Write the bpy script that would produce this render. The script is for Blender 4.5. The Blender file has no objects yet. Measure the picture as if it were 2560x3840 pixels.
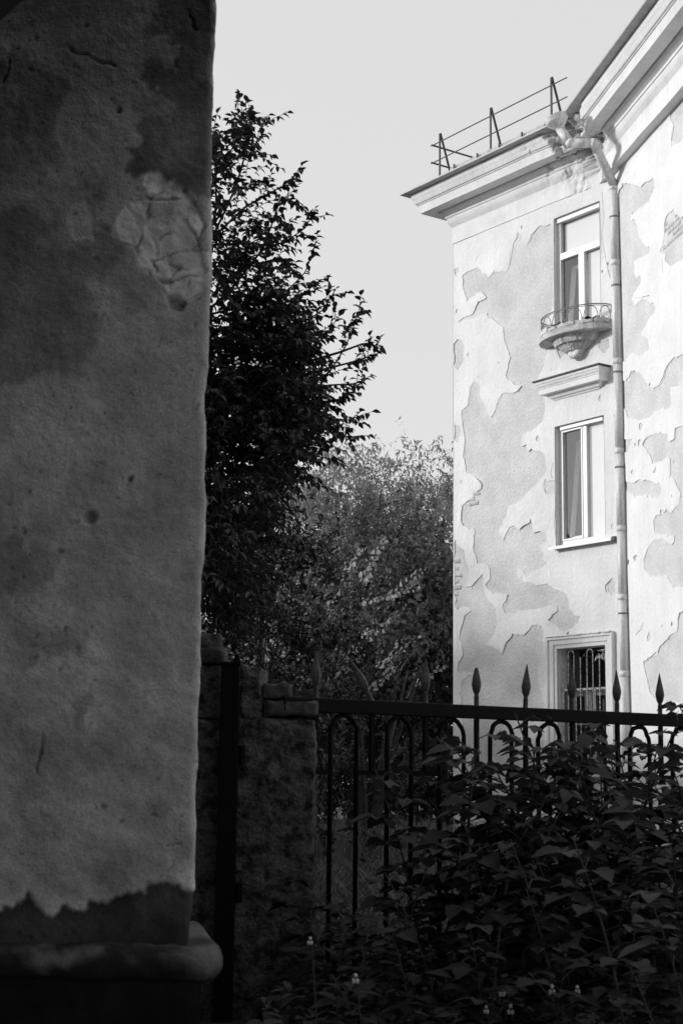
import bpy, math, random
import numpy as np
from mathutils import Vector, Matrix
from mathutils.geometry import delaunay_2d_cdt

scn = bpy.context.scene
R = math.radians
# ------------------------------------------------------------------ camera
cam_d = bpy.data.cameras.new("camera")
cam = bpy.data.objects.new("camera", cam_d)
scn.collection.objects.link(cam)
scn.camera = cam
cam_d.sensor_fit = 'VERTICAL'
cam_d.sensor_height = 36.0
cam_d.lens = 56.25
cam_d.clip_start = 0.05
cam_d.clip_end = 600
cam.matrix_world = (Matrix.Translation((0, 0, 0.95)) @ Matrix.Rotation(math.pi / 2 + math.atan(1010 / 6000), 4, 'X')
                    @ Matrix.Rotation(0.0125, 4, 'Z'))
cam_d.dof.use_dof = True
cam_d.dof.focus_distance = 22.0
cam_d.dof.aperture_fstop = 11.0
# ------------------------------------------------------------------ world, sun, exposure
SUN_AZ, SUN_EL = R(176), R(13)          # mathematical azimuth of the direction TO the sun
SUN = Vector((math.cos(SUN_AZ) * math.cos(SUN_EL), math.sin(SUN_AZ) * math.cos(SUN_EL), math.sin(SUN_EL)))
world = bpy.data.worlds.new("World")
scn.world = world
world.use_nodes = True
wn = world.node_tree
sky = wn.nodes.new("ShaderNodeTexSky")
sky.sky_type = 'NISHITA'
sky.sun_disc = False
sky.sun_elevation = SUN_EL
sky.sun_rotation = math.pi / 2 - SUN_AZ
sky.air_density = 1.0
sky.dust_density = 2.5
bw = wn.nodes.new("ShaderNodeRGBToBW")
wn.links.new(sky.outputs[0], bw.inputs[0])
bg = wn.nodes["Background"]
hz = wn.nodes.new("ShaderNodeMix"); hz.data_type = 'FLOAT'      # even white summer haze over the clear sky
hz.inputs[0].default_value = 0.75
hz.inputs[3].default_value = 6.05
wn.links.new(bw.outputs[0], hz.inputs[2])
wn.links.new(hz.outputs[0], bg.inputs[0])
bg.inputs[1].default_value = 0.15
sun_d = bpy.data.lights.new("sun", 'SUN')
sun_d.energy = 2.7
sun_d.angle = R(5.0)
sun_d.color = (1, 1, 1)
sun_o = bpy.data.objects.new("sun", sun_d)
scn.collection.objects.link(sun_o)
sun_o.rotation_euler = (-SUN).to_track_quat('-Z', 'Y').to_euler()
sun_o.location = (-30, 10, 30)
scn.view_settings.view_transform = 'Standard'
scn.view_settings.look = 'None'
scn.view_settings.gamma = 1.0
scn.view_settings.exposure = 0.0
scn.render.engine = 'CYCLES'
scn.cycles.use_denoising = True
scn.cycles.max_bounces = 8
scn.cycles.transparent_max_bounces = 16

rng = np.random.default_rng(7)
random.seed(7)

# ------------------------------------------------------------------ helpers
def tag(o, label=None, cat=None, group=None, kind=None):
    if label: o["label"] = label
    if cat: o["category"] = cat
    if group: o["group"] = group
    if kind: o["kind"] = kind
    return o

def empty(name, loc=(0, 0, 0)):
    o = bpy.data.objects.new(name, None)
    o.empty_display_size = 0.2
    o.location = loc
    scn.collection.objects.link(o)
    return o

def wloc(p):
    v = Vector((0, 0, 0))
    while p is not None:
        v = v + p.location
        p = p.parent
    return v

def link(name, me, mat, parent=None):
    o = bpy.data.objects.new(name, me)
    if mat is not None and not me.materials:
        me.materials.append(mat)
    if parent is not None:
        o.parent = parent
    scn.collection.objects.link(o)
    return o

def mesh_np(name, V, F, smooth=False):
    """V (n,3), F (m,k) int array (all faces k-gons)"""
    me = bpy.data.meshes.new(name)
    V = np.asarray(V, dtype=np.float32); F = np.asarray(F, dtype=np.int32)
    m, k = F.shape
    me.vertices.add(len(V)); me.vertices.foreach_set("co", V.ravel())
    me.loops.add(m * k); me.loops.foreach_set("vertex_index", F.ravel())
    me.polygons.add(m)
    me.polygons.foreach_set("loop_start", np.arange(0, m * k, k, dtype=np.int32))
    me.update(calc_edges=True)
    me.polygons.foreach_set("use_smooth", np.full(m, smooth, dtype=bool))
    return me

def hash3(i, j, k, seed):
    n = (i * 374761393 + j * 668265263 + k * 2147483647 + seed * 974711 + 12345).astype(np.int64) & 0xffffffff
    n = ((n ^ (n >> 13)) * 1274126177) & 0xffffffff
    n = ((n ^ (n >> 16)) * 2246822519) & 0xffffffff
    return ((n >> 8) & 0xffff) / 65535.0

def vnoise(P, seed=0):
    P = np.asarray(P, dtype=float)
    I = np.floor(P).astype(np.int64); f = P - I
    f = f * f * (3 - 2 * f)
    r = 0
    for a in (0, 1):
        for b in (0, 1):
            for c in (0, 1):
                w = (f[:, 0] if a else 1 - f[:, 0]) * (f[:, 1] if b else 1 - f[:, 1]) * (f[:, 2] if c else 1 - f[:, 2])
                r = r + w * hash3(I[:, 0] + a, I[:, 1] + b, I[:, 2] + c, seed)
    return r * 2 - 1

def fbm(P, scale, octv=4, seed=0, gain=0.5):
    P = np.asarray(P, dtype=float) * scale
    r = 0; a = 1.0; t = 0
    for o in range(octv):
        r = r + a * vnoise(P * (2.03 ** o) + 17.3 * o, seed + o)
        t += a; a *= gain
    return r / t

class MB:
    def __init__(s): s.v = []; s.f = []
    def add(s, V, F):
        b = len(s.v); s.v += [tuple(map(float, p)) for p in V]; s.f += [tuple(i + b for i in f) for f in F]
    def box(s, lo, hi):
        (x0, y0, z0), (x1, y1, z1) = lo, hi
        s.add([(x0, y0, z0), (x1, y0, z0), (x1, y1, z0), (x0, y1, z0), (x0, y0, z1), (x1, y0, z1), (x1, y1, z1), (x0, y1, z1)],
              [(0, 3, 2, 1), (4, 5, 6, 7), (0, 1, 5, 4), (1, 2, 6, 5), (2, 3, 7, 6), (3, 0, 4, 7)])
    def fbox(s, fr, a, b):
        """box in a frame function fr(u, z, o) between corners a and b"""
        (u0, z0, o0), (u1, z1, o1) = a, b
        P = [fr(u, z, o) for o in (o0, o1) for z in (z0, z1) for u in (u0, u1)]
        s.add(P, [(0, 1, 3, 2), (4, 6, 7, 5), (0, 4, 5, 1), (2, 3, 7, 6), (0, 2, 6, 4), (1, 5, 7, 3)])
    def tube(s, pts, rad, n=8, cap=True):
        pts = [Vector(p) for p in pts]
        if not hasattr(rad, '__len__'): rad = [rad] * len(pts)
        rings = []; up = None
        for i, p in enumerate(pts):
            d = (pts[min(i + 1, len(pts) - 1)] - pts[max(i - 1, 0)]).normalized()
            if up is None:
                up = d.orthogonal().normalized()
            x = (up - d * up.dot(d)).normalized(); y = d.cross(x); up = x
            k = 1.0
            if 0 < i < len(pts) - 1:
                c = (pts[i + 1] - p).normalized().dot((p - pts[i - 1]).normalized())
                k = 1 / max(0.6, math.sqrt(max(0.1, (1 + c) / 2)))
            rings.append([p + (x * math.cos(t) + y * math.sin(t)) * rad[i] * k for t in [2 * math.pi * j / n for j in range(n)]])
        V = [q for r in rings for q in r]; F = []
        for i in range(len(rings) - 1):
            for j in range(n):
                F.append((i * n + j, i * n + (j + 1) % n, (i + 1) * n + (j + 1) % n, (i + 1) * n + j))
        if cap:
            F.append(tuple(reversed(range(n)))); F.append(tuple(range((len(rings) - 1) * n, len(rings) * n)))
        s.add(V, F)
    def build(s, name, mat, parent=None, smooth=False, bevel=0):
        org = wloc(parent)
        me = bpy.data.meshes.new(name)
        me.from_pydata([(x - org.x, y - org.y, z - org.z) for x, y, z in s.v], [], s.f)
        me.update()
        if smooth:
            me.polygons.foreach_set("use_smooth", [True] * len(me.polygons))
        o = link(name, me, mat, parent)
        if bevel:
            m = o.modifiers.new("bevel", 'BEVEL'); m.width = bevel; m.segments = 2; m.limit_method = 'ANGLE'
        return o

def rough_box(lo, hi, n=6, amp=0.006, scale=14, seed=0, round_=0.01):
    """subdivided box with uneven faces; returns V, F (quads)"""
    lo = np.array(lo, float); hi = np.array(hi, float)
    V = []; F = []; idx = {}
    def vid(i, j, k):
        if (i, j, k) not in idx:
            idx[(i, j, k)] = len(V); V.append((i, j, k))
        return idx[(i, j, k)]
    sz = hi - lo; N = np.maximum(2, np.round(sz / sz.max() * n)).astype(int) if not hasattr(n, '__len__') else np.array(n)
    a, b, c = N
    for i in range(a):
        for j in range(b):
            F.append((vid(i, j, 0), vid(i, j + 1, 0), vid(i + 1, j + 1, 0), vid(i + 1, j, 0)))
            F.append((vid(i, j, c), vid(i + 1, j, c), vid(i + 1, j + 1, c), vid(i, j + 1, c)))
    for i in range(a):
        for k in range(c):
            F.append((vid(i, 0, k), vid(i + 1, 0, k), vid(i + 1, 0, k + 1), vid(i, 0, k + 1)))
            F.append((vid(i, b, k), vid(i, b, k + 1), vid(i + 1, b, k + 1), vid(i + 1, b, k)))
    for j in range(b):
        for k in range(c):
            F.append((vid(0, j, k), vid(0, j, k + 1), vid(0, j + 1, k + 1), vid(0, j + 1, k)))
            F.append((vid(a, j, k), vid(a, j + 1, k), vid(a, j + 1, k + 1), vid(a, j, k + 1)))
    T = np.array(V) / N
    P = lo + T * sz
    cen = (lo + hi) / 2
    e = np.minimum(T, 1 - T) * sz
    edge = np.sort(e, axis=1)[:, 1]                       # distance to the nearest edge
    inward = (cen - P); inward /= np.linalg.norm(inward, axis=1)[:, None] + 1e-9
    nr = ((T < 1e-6) * -1.0 + (T > 1 - 1e-6) * 1.0)
    nr /= np.linalg.norm(nr, axis=1)[:, None] + 1e-9
    P = P + inward * (np.clip(1 - edge / round_, 0, 1) * round_ * 0.6)[:, None]
    P = P + nr * (fbm(P, scale, 3, seed) * amp)[:, None]
    return P, np.array(F)

def rough(name, mat, parent, lo, hi, **k):
    P, F = rough_box(lo, hi, **k)
    org = wloc(parent)
    return link(name, mesh_np(name, P - np.array(org), F, True), mat, parent)

# ------------------------------------------------------------------ materials (all neutral greys: black-and-white photograph)
def new_mat(name):
    m = bpy.data.materials.new(name); m.use_nodes = True
    nt = m.node_tree
    return m, nt, nt.nodes["Principled BSDF"]

def mat_noise(name, lo, hi, scale=8, detail=6, rough_=0.8, bump=0.0, bscale=60, attr=None, spec=0.3, metal=0.0, dist=0.02, stretch=None, lo_pos=0.35, hi_pos=0.65, fine=None, streak=0, specks=None, bump2=None):
    m, nt, b = new_mat(name)
    tc = nt.nodes.new("ShaderNodeTexCoord")
    src = tc.outputs["Object"]
    if stretch:
        mp = nt.nodes.new("ShaderNodeMapping"); mp.inputs["Scale"].default_value = stretch
        nt.links.new(src, mp.inputs[0]); src = mp.outputs[0]
    n = nt.nodes.new("ShaderNodeTexNoise"); n.inputs["Scale"].default_value = scale; n.inputs["Detail"].default_value = detail
    n.inputs["Roughness"].default_value = 0.6
    nt.links.new(src, n.inputs["Vector"])
    r = nt.nodes.new("ShaderNodeValToRGB")
    r.color_ramp.elements[0].position = lo_pos; r.color_ramp.elements[1].position = hi_pos
    r.color_ramp.elements[0].color = (lo, lo, lo, 1); r.color_ramp.elements[1].color = (hi, hi, hi, 1)
    nt.links.new(n.outputs["Fac"], r.inputs[0])
    col = r.outputs[0]
    if attr:
        a = nt.nodes.new("ShaderNodeAttribute"); a.attribute_name = attr
        mx = nt.nodes.new("ShaderNodeMix"); mx.data_type = 'RGBA'; mx.blend_type = 'MULTIPLY'; mx.inputs[0].default_value = 1
        nt.links.new(col, mx.inputs[6]); nt.links.new(a.outputs["Fac"], mx.inputs[7]); col = mx.outputs[2]
    if fine:                                   # fine = (scale, low, high): small specks and pits
        n3 = nt.nodes.new("ShaderNodeTexNoise"); n3.inputs["Scale"].default_value = fine[0]; n3.inputs["Detail"].default_value = 4
        n3.inputs["Roughness"].default_value = .7
        nt.links.new(tc.outputs["Object"], n3.inputs["Vector"])
        mr = nt.nodes.new("ShaderNodeMapRange"); mr.inputs[1].default_value = .32; mr.inputs[2].default_value = .62
        mr.inputs[3].default_value = fine[1]; mr.inputs[4].default_value = fine[2]
        nt.links.new(n3.outputs["Fac"], mr.inputs[0])
        mx = nt.nodes.new("ShaderNodeMix"); mx.data_type = 'RGBA'; mx.blend_type = 'MULTIPLY'; mx.inputs[0].default_value = 1
        nt.links.new(col, mx.inputs[6]); nt.links.new(mr.outputs[0], mx.inputs[7]); col = mx.outputs[2]
    if specks:                                 # (scale, threshold, factor): sharp-edged chips and dirt specks
        n5 = nt.nodes.new("ShaderNodeTexNoise"); n5.inputs["Scale"].default_value = specks[0]; n5.inputs["Detail"].default_value = 7
        n5.inputs["Roughness"].default_value = .65
        nt.links.new(tc.outputs["Object"], n5.inputs["Vector"])
        mr5 = nt.nodes.new("ShaderNodeMapRange"); mr5.inputs[1].default_value = specks[1]; mr5.inputs[2].default_value = specks[1] + .025
        mr5.inputs[3].default_value = 1.0; mr5.inputs[4].default_value = specks[2]
        nt.links.new(n5.outputs["Fac"], mr5.inputs[0])
        mx5 = nt.nodes.new("ShaderNodeMix"); mx5.data_type = 'RGBA'; mx5.blend_type = 'MULTIPLY'; mx5.inputs[0].default_value = 1
        nt.links.new(col, mx5.inputs[6]); nt.links.new(mr5.outputs[0], mx5.inputs[7]); col = mx5.outputs[2]
    if streak:                                 # rain streaks running down
        mp2 = nt.nodes.new("ShaderNodeMapping"); mp2.inputs["Scale"].default_value = (7, 7, .45)
        nt.links.new(tc.outputs["Object"], mp2.inputs[0])
        n4 = nt.nodes.new("ShaderNodeTexNoise"); n4.inputs["Scale"].default_value = 1.6; n4.inputs["Detail"].default_value = 7
        nt.links.new(mp2.outputs[0], n4.inputs["Vector"])
        mr4 = nt.nodes.new("ShaderNodeMapRange"); mr4.inputs[1].default_value = .35; mr4.inputs[2].default_value = .6
        mr4.inputs[3].default_value = 1 - streak; mr4.inputs[4].default_value = 1.0
        nt.links.new(n4.outputs["Fac"], mr4.inputs[0])
        mx4 = nt.nodes.new("ShaderNodeMix"); mx4.data_type = 'RGBA'; mx4.blend_type = 'MULTIPLY'; mx4.inputs[0].default_value = 1
        nt.links.new(col, mx4.inputs[6]); nt.links.new(mr4.outputs[0], mx4.inputs[7]); col = mx4.outputs[2]
    nt.links.new(col, b.inputs["Base Color"])
    b.inputs["Roughness"].default_value = rough_
    b.inputs["Specular IOR Level"].default_value = spec
    b.inputs["Metallic"].default_value = metal
    if bump:
        n2 = nt.nodes.new("ShaderNodeTexNoise"); n2.inputs["Scale"].default_value = bscale; n2.inputs["Detail"].default_value = 5
        nt.links.new(tc.outputs["Object"], n2.inputs["Vector"])
        bp = nt.nodes.new("ShaderNodeBump"); bp.inputs["Strength"].default_value = bump; bp.inputs["Distance"].default_value = dist
        nt.links.new(n2.outputs["Fac"], bp.inputs["Height"])
        nrm = bp.outputs[0]
        if bump2:                              # (strength, scale, distance): grit
            n6 = nt.nodes.new("ShaderNodeTexNoise"); n6.inputs["Scale"].default_value = bump2[1]; n6.inputs["Detail"].default_value = 3
            nt.links.new(tc.outputs["Object"], n6.inputs["Vector"])
            bp2 = nt.nodes.new("ShaderNodeBump"); bp2.inputs["Strength"].default_value = bump2[0]; bp2.inputs["Distance"].default_value = bump2[2]
            nt.links.new(n6.outputs["Fac"], bp2.inputs["Height"]); nt.links.new(nrm, bp2.inputs["Normal"]); nrm = bp2.outputs[0]
        nt.links.new(nrm, b.inputs["Normal"])
    return m

def mat_leaf(name, lo, hi, trans=0.35, rough_=0.45, spec=0.4):
    m, nt, b = new_mat(name)
    g = nt.nodes.new("ShaderNodeNewGeometry")
    r = nt.nodes.new("ShaderNodeMapRange"); r.inputs[3].default_value = lo; r.inputs[4].default_value = hi
    nt.links.new(g.outputs["Random Per Island"], r.inputs[0])
    nt.links.new(r.outputs[0], b.inputs["Base Color"])
    b.inputs["Roughness"].default_value = rough_; b.inputs["Specular IOR Level"].default_value = spec
    t = nt.nodes.new("ShaderNodeBsdfTranslucent"); nt.links.new(r.outputs[0], t.inputs[0])
    mx = nt.nodes.new("ShaderNodeMixShader"); mx.inputs[0].default_value = trans
    nt.links.new(b.outputs[0], mx.inputs[1]); nt.links.new(t.outputs[0], mx.inputs[2])
    nt.links.new(mx.outputs[0], nt.nodes["Material Output"].inputs[0])
    return m

def mat_glass(name, refl=1.0):
    m, nt, b = new_mat(name)
    tr = nt.nodes.new("ShaderNodeBsdfTransparent"); tr.inputs[0].default_value = (.97, .97, .97, 1)
    gl = nt.nodes.new("ShaderNodeBsdfGlossy"); gl.inputs["Roughness"].default_value = 0.02
    mx = nt.nodes.new("ShaderNodeMixShader")
    mx.inputs[0].default_value = refl
    nt.links.new(tr.outputs[0], mx.inputs[1]); nt.links.new(gl.outputs[0], mx.inputs[2])
    nt.links.new(mx.outputs[0], nt.nodes["Material Output"].inputs[0])
    return m

M = {}
M['paint'] = mat_noise('facade_paint', .70, .80, scale=1.3, detail=11, rough_=.85, bump=.4, bscale=16, dist=.03, fine=(30, .93, 1.02), streak=.04)
M['plaster'] = mat_noise('bare_plaster', .57, .69, scale=2.0, detail=10, rough_=.95, bump=.55, bscale=24, dist=.03, fine=(40, .80, 1.05), specks=(8, .66, .72))
M['cornice'] = mat_noise('cornice_paint', .72, .80, scale=2.2, detail=8, rough_=.85, bump=.35, bscale=25, dist=.02, attr='tone', streak=.06, fine=(30, .93, 1.02))
M['rubble'] = mat_noise('broken_render', .22, .6, scale=9, detail=8, rough_=.95, bump=.8, bscale=40, dist=.02)
M['brick'] = mat_noise('old_brick', .34, .55, scale=14, detail=6, rough_=.95, bump=.5, bscale=60, dist=.01)
M['roofmetal'] = mat_noise('roof_sheet', .30, .45, scale=6, rough_=.5, spec=.5, bump=.1, bscale=20)
M['darkmetal'] = mat_noise('rusted_iron', .04, .10, scale=30, rough_=.7, spec=.4)
M['railrust'] = mat_noise('balcony_rail_iron', .12, .30, scale=25, rough_=.7, spec=.4)
M['pipe'] = mat_noise('zinc_pipe', .52, .78, scale=4, detail=9, rough_=.5, spec=.5, stretch=(7, 7, .5), bump=.25, bscale=14, fine=(25, .85, 1.03))
M['pvc'] = mat_noise('white_window_frame', .62, .70, scale=3, rough_=.4, spec=.4, fine=(20, .9, 1.02))
M['blind'] = mat_noise('white_blind', .80, .84, scale=3, rough_=.7)
M['curtain'] = mat_noise('grey_curtain', .5, .7, scale=4, rough_=.9, stretch=(8, 8, .5))
M['oldwood'] = mat_noise('weathered_wood', .10, .28, scale=10, rough_=.85, stretch=(5, 5, .6))
M['room'] = mat_noise('dim_room', .22, .3, scale=2, rough_=.9)
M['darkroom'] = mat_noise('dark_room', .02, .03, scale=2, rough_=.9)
M['glass'] = mat_glass('pane_glass', .06)
M['grille'] = mat_noise('flaking_white_bars', .12, .62, scale=45, rough_=.7, lo_pos=.42, hi_pos=.58)
M['stone'] = mat_noise('balcony_stone', .38, .70, scale=7, detail=9, rough_=.95, bump=.7, bscale=30, dist=.02)
M['soil'] = mat_noise('dark_soil', .03, .06, scale=20, rough_=.95)
M['pier'] = mat_noise('pier_stucco', .42, .68, scale=4.5, detail=12, rough_=.95, bump=.45, bscale=26, dist=.02, attr='tone', fine=(170, .72, 1.12), specks=(34, .63, .62), bump2=(.4, 130, .005))
M['plinth'] = mat_noise('dark_plinth', .004, .015, scale=9, detail=8, rough_=.95, bump=.5, bscale=30, attr=None)
M['arch'] = mat_noise('arch_stucco', .13, .22, scale=4, detail=8, rough_=.95, bump=.4, bscale=30)
M['pillar'] = mat_noise('pillar_render', .035, .15, scale=16, detail=9, rough_=.95, bump=1.0, bscale=38, dist=.03, lo_pos=.40, hi_pos=.52, fine=(70, .5, 1.1))
M['pbrick'] = mat_noise('pillar_brick', .05, .12, scale=18, rough_=.95, bump=.5, bscale=60)
M['fence'] = mat_noise('black_fence_paint', .003, .007, scale=20, rough_=.6, spec=.12)
M['spear'] = mat_noise('worn_grey_spear', .06, .14, scale=40, rough_=.6, spec=.4, bump=.2, bscale=80)
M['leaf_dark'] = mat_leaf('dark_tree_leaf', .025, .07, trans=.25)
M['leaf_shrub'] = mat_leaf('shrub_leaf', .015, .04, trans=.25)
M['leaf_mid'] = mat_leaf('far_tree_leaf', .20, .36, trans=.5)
M['leaf_elm'] = mat_leaf('elm_bush_leaf', .02, .06, trans=.35)
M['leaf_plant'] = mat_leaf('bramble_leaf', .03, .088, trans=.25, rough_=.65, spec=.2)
M['leaf_plant_shade'] = mat_leaf('shaded_bramble_leaf', .006, .026, trans=.2, rough_=.65, spec=.15)  # darker copy of the bramble leaf; shade low down put into its colour
M['leaf_sunlit'] = mat_leaf('sunlit_elm_leaf', .18, .38, trans=.3)  # brighter copy of the elm leaf; sunshine on the tips put into its colour
M['leaf_round'] = mat_leaf('round_tree_leaf', .08, .18, trans=.35)
M['yard'] = mat_noise('pale_yard_bounce', .42, .56, scale=4, detail=10, rough_=1, bump=.5, bscale=12)
M['undercoat'] = mat_noise('old_undercoat', .62, .74, scale=3, detail=10, rough_=.9, bump=.5, bscale=20, dist=.02, fine=(30, .88, 1.02), specks=(9, .62, .84))
M['arch_shade'] = mat_noise('shaded_arch', .015, .035, scale=5, rough_=.95)  # near-black tone: the unlit shade of the arch put into its colour
M['petal'] = mat_noise('white_petal', .5, .7, scale=30, rough_=.7)
M['bark'] = mat_noise('bark', .03, .08, scale=20, rough_=.95, bump=.6, bscale=40)
M['stem'] = mat_noise('plant_stem', .04, .08, scale=20, rough_=.7)
M['ground'] = mat_noise('earth', .03, .07, scale=3, detail=10, rough_=1, bump=.6, bscale=14)
M['grass'] = mat_leaf('grass_blade', .05, .15, trans=.3, rough_=.6)
# ================================================================== GROUND
def ground_sheet():
    xs = np.r_[-300, -120, -60, np.linspace(-30, 30, 61), 60, 120, 300]
    ys = np.r_[-300, -60, np.linspace(-20, 60, 81), 120, 300]
    X, Y = np.meshgrid(xs, ys)
    P = np.c_[X.ravel(), Y.ravel(), np.zeros(X.size)]
    P[:, 2] = fbm(P, .45, 3, 3) * .04 - .02
    n = len(xs)
    F = [(j * n + i, j * n + i + 1, (j + 1) * n + i + 1, (j + 1) * n + i) for j in range(len(ys) - 1) for i in range(n - 1)]
    tag(link("ground", mesh_np("ground", P, F, True), M['ground']), kind="structure")
ground_sheet()
# pale sheet added along the building to bounce light onto the facades
yd = MB(); yd.add([(1.6, 13.0, .03), (9.0, 10.0, .03), (7.2, 14, .03), (4.9, 20.0, .03), (4.0, 23.4, .03), (1.75, 26.6, .03), (.9, 25.6, .03), (2.4, 21.0, .03)], [(0, 1, 2, 3, 4, 5, 6, 7)])
tag(yd.build("yard", M['yard']), kind="structure")

# ================================================================== APARTMENT BUILDING (two facades meeting in an obtuse inner corner)
C = np.array([4.1362, 23.0654, 0.0])
dA = np.array([-0.57928, 0.81513, 0.0]); nA = np.array([-0.81513, -0.57928, 0.0])
dB = np.array([0.15816, -0.98741, 0.0]); nB = np.array([-0.98741, -0.15816, 0.0])
def PA(u, z, o=0.0): return C + dA * u + nA * o + np.array([0, 0, z])
def PB(s, z, o=0.0): return C + dA * (0.015 * z) + dB * s + nB * o + np.array([0, 0, z])
bld = empty("apartment_building", tuple(C))
tag(bld, "pale apartment building with peeling painted facade behind the iron fence", "building")
A1 = [(2.5,9.27),(2.44,9.48),(2.4,9.62),(2.3,9.72),(2.25,9.77),(2.19,9.72),(2.17,9.6),(2.08,9.51),(1.99,9.58),(1.87,9.71),(1.76,9.76),(1.58,9.72),(1.51,9.72),(1.45,9.62),(1.44,9.4),(1.44,9.28),(1.44,8.93),(1.45,8.6),(1.45,8.37),(1.57,8.2),(1.72,7.88),(1.62,7.71),(1.66,7.51),(1.76,7.36),(1.89,7.18),(1.8,7.09),(1.66,6.87),(1.67,6.74),(1.72,6.53),(1.99,6.46),(2.21,6.41),(2.23,6.24),(2.1,6.18),(2.05,6.12),(1.98,6.15),(1.82,6.09),(1.7,6.03),(1.68,5.88),(1.68,5.73),(1.82,5.61),(2.11,5.45),(2.33,5.33),(2.55,5.31),(2.59,5.17),(2.7,5.05),(2.81,4.94),(2.65,4.76),(2.55,4.91),(2.41,4.94),(2.3,4.88),(2.19,4.94),(2.06,4.95),(2.01,5.02),(1.97,4.96),(1.94,4.8),(1.8,4.81),(1.69,4.75),(1.66,4.63),(1.8,4.6),(1.78,4.51),(1.73,4.44),(1.77,4.38),(1.66,4.29),(1.84,4.23),(2.02,4.2),(2.18,4.18),(2.21,4.27),(2.34,4.29),(2.34,4.13),(2.2,4.06),(2.05,4.04),(1.88,3.98),(1.67,3.98),(1.56,3.94),(1.48,3.86),(1.36,3.85),(1.24,3.78),(1.2,3.67),(1.18,3.55),(1.11,3.52),(1.06,3.44),(0.96,3.44),(0.95,3.42),(1.0,3.33),(1.1,3.27),(1.3,3.24),(1.44,3.31),(1.62,3.41),(1.55,3.49),(1.43,3.54),(1.43,3.64),(1.57,3.65),(1.71,3.62),(1.99,3.62),(2.35,3.62),(2.6,3.59),(2.67,3.65),(2.6,3.79),(2.57,3.9),(2.71,3.93),(2.9,3.96),(3.05,4.04),(3.08,4.08),(2.99,4.17),(3.01,4.27),(3.02,4.4),(3.12,4.45),(3.31,4.45),(3.33,4.56),(3.41,4.74),(3.37,4.97),(3.39,5.06),(3.67,5.12),(3.71,5.28),(3.69,5.46),(3.55,5.53),(3.41,5.53),(3.39,5.63),(3.21,5.68),(3.19,5.75),(3.29,5.87),(3.41,5.94),(3.6,6.02),(3.62,6.29),(3.62,6.58),(3.67,6.82),(3.71,7.08),(3.54,7.14),(3.48,7.42),(3.4,7.52),(3.31,7.5),(3.25,7.4),(3.25,7.27),(3.13,7.09),(3.03,6.89),(2.96,6.83),(2.9,6.87),(2.82,7.01),(2.75,7.07),(2.71,7.17),(2.61,7.18),(2.46,7.14),(2.42,7.11),(2.31,7.14),(2.21,7.21),(2.39,7.27),(2.44,7.33),(2.54,7.38),(2.58,7.45),(2.53,7.62),(2.48,7.74),(2.57,7.94),(2.64,8.13),(2.65,8.28),(2.79,8.39),(2.95,8.52),(3.07,8.63),(3.34,8.61),(3.79,8.64),(3.66,8.68),(3.42,8.69),(3.26,8.86),(3.1,8.86),(3.06,8.88),(3.18,9.02),(3.3,9.02),(3.56,8.95),(3.66,9.2),(3.67,9.44),(3.48,9.46),(3.32,9.47),(3.22,9.41),(3.2,9.34),(3.08,9.31),(3.04,9.22),(2.98,9.23),(2.87,9.28),(2.75,9.25),(2.58,9.2),(2.52,9.26),(2.46,9.46)]
A3 = [(3.88,4.18),(3.61,4.11),(3.45,4.11),(3.33,4.18),(3.18,4.28),(3.17,4.11),(3.12,3.93),(3.09,3.82),(2.92,3.79),(2.86,3.69),(2.84,3.51),(2.9,3.29),(3.13,3.13),(2.98,3.1),(2.81,3.04),(2.69,2.97),(2.6,3.15),(2.46,3.23),(2.19,3.22),(1.99,3.37),(1.87,3.37),(1.83,3.32),(1.8,3.34),(1.77,3.24),(1.78,2.96),(1.86,2.75),(1.88,2.49),(1.83,2.27),(1.78,2.11),(1.76,1.69),(1.82,1.09),(1.88,0.76),(2.73,0.61),(3.71,0.73),(3.73,1.47),(3.67,1.94),(3.71,2.22),(3.73,2.47),(3.71,2.57),(3.47,2.69),(3.51,2.72),(3.79,2.75),(3.79,2.85),(3.67,2.99),(3.67,3.17),(3.77,3.25),(3.73,3.42),(3.67,3.52),(3.63,3.65),(3.45,3.71),(3.51,3.76),(3.67,3.8),(3.81,3.74),(3.83,3.92),(3.88,4.0)]
A4 = [(3.89,4.88),(3.63,4.72),(3.59,4.53),(3.51,4.42),(3.51,4.25),(3.61,4.13),(3.88,4.18)]
A5 = [(3.89,9.59),(3.79,9.58),(3.79,9.51),(3.88,9.48)]
A6 = [(3.9,8.28),(3.79,8.34),(3.66,8.2),(3.66,7.91),(3.81,7.8),(3.88,7.93)]
A7 = [(3.88,6.87),(3.75,6.83),(3.71,6.72),(3.83,6.58),(3.89,6.62)]
A8 = [(1.69,5.62),(1.63,5.58),(1.45,5.57),(1.45,5.38),(1.52,5.33),(1.67,5.41),(1.71,5.54)]
A9 = [(0.37,3.85),(0.29,3.9),(0.22,3.86),(0.22,3.73),(0.29,3.69),(0.36,3.76)]
A10 = [(1.39,7.61),(1.23,7.62),(1.22,7.52),(1.32,7.48)]
A11 = [(0.49,7.56),(0.26,7.55),(0.25,7.43),(0.36,7.36),(0.47,7.46)]
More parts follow.
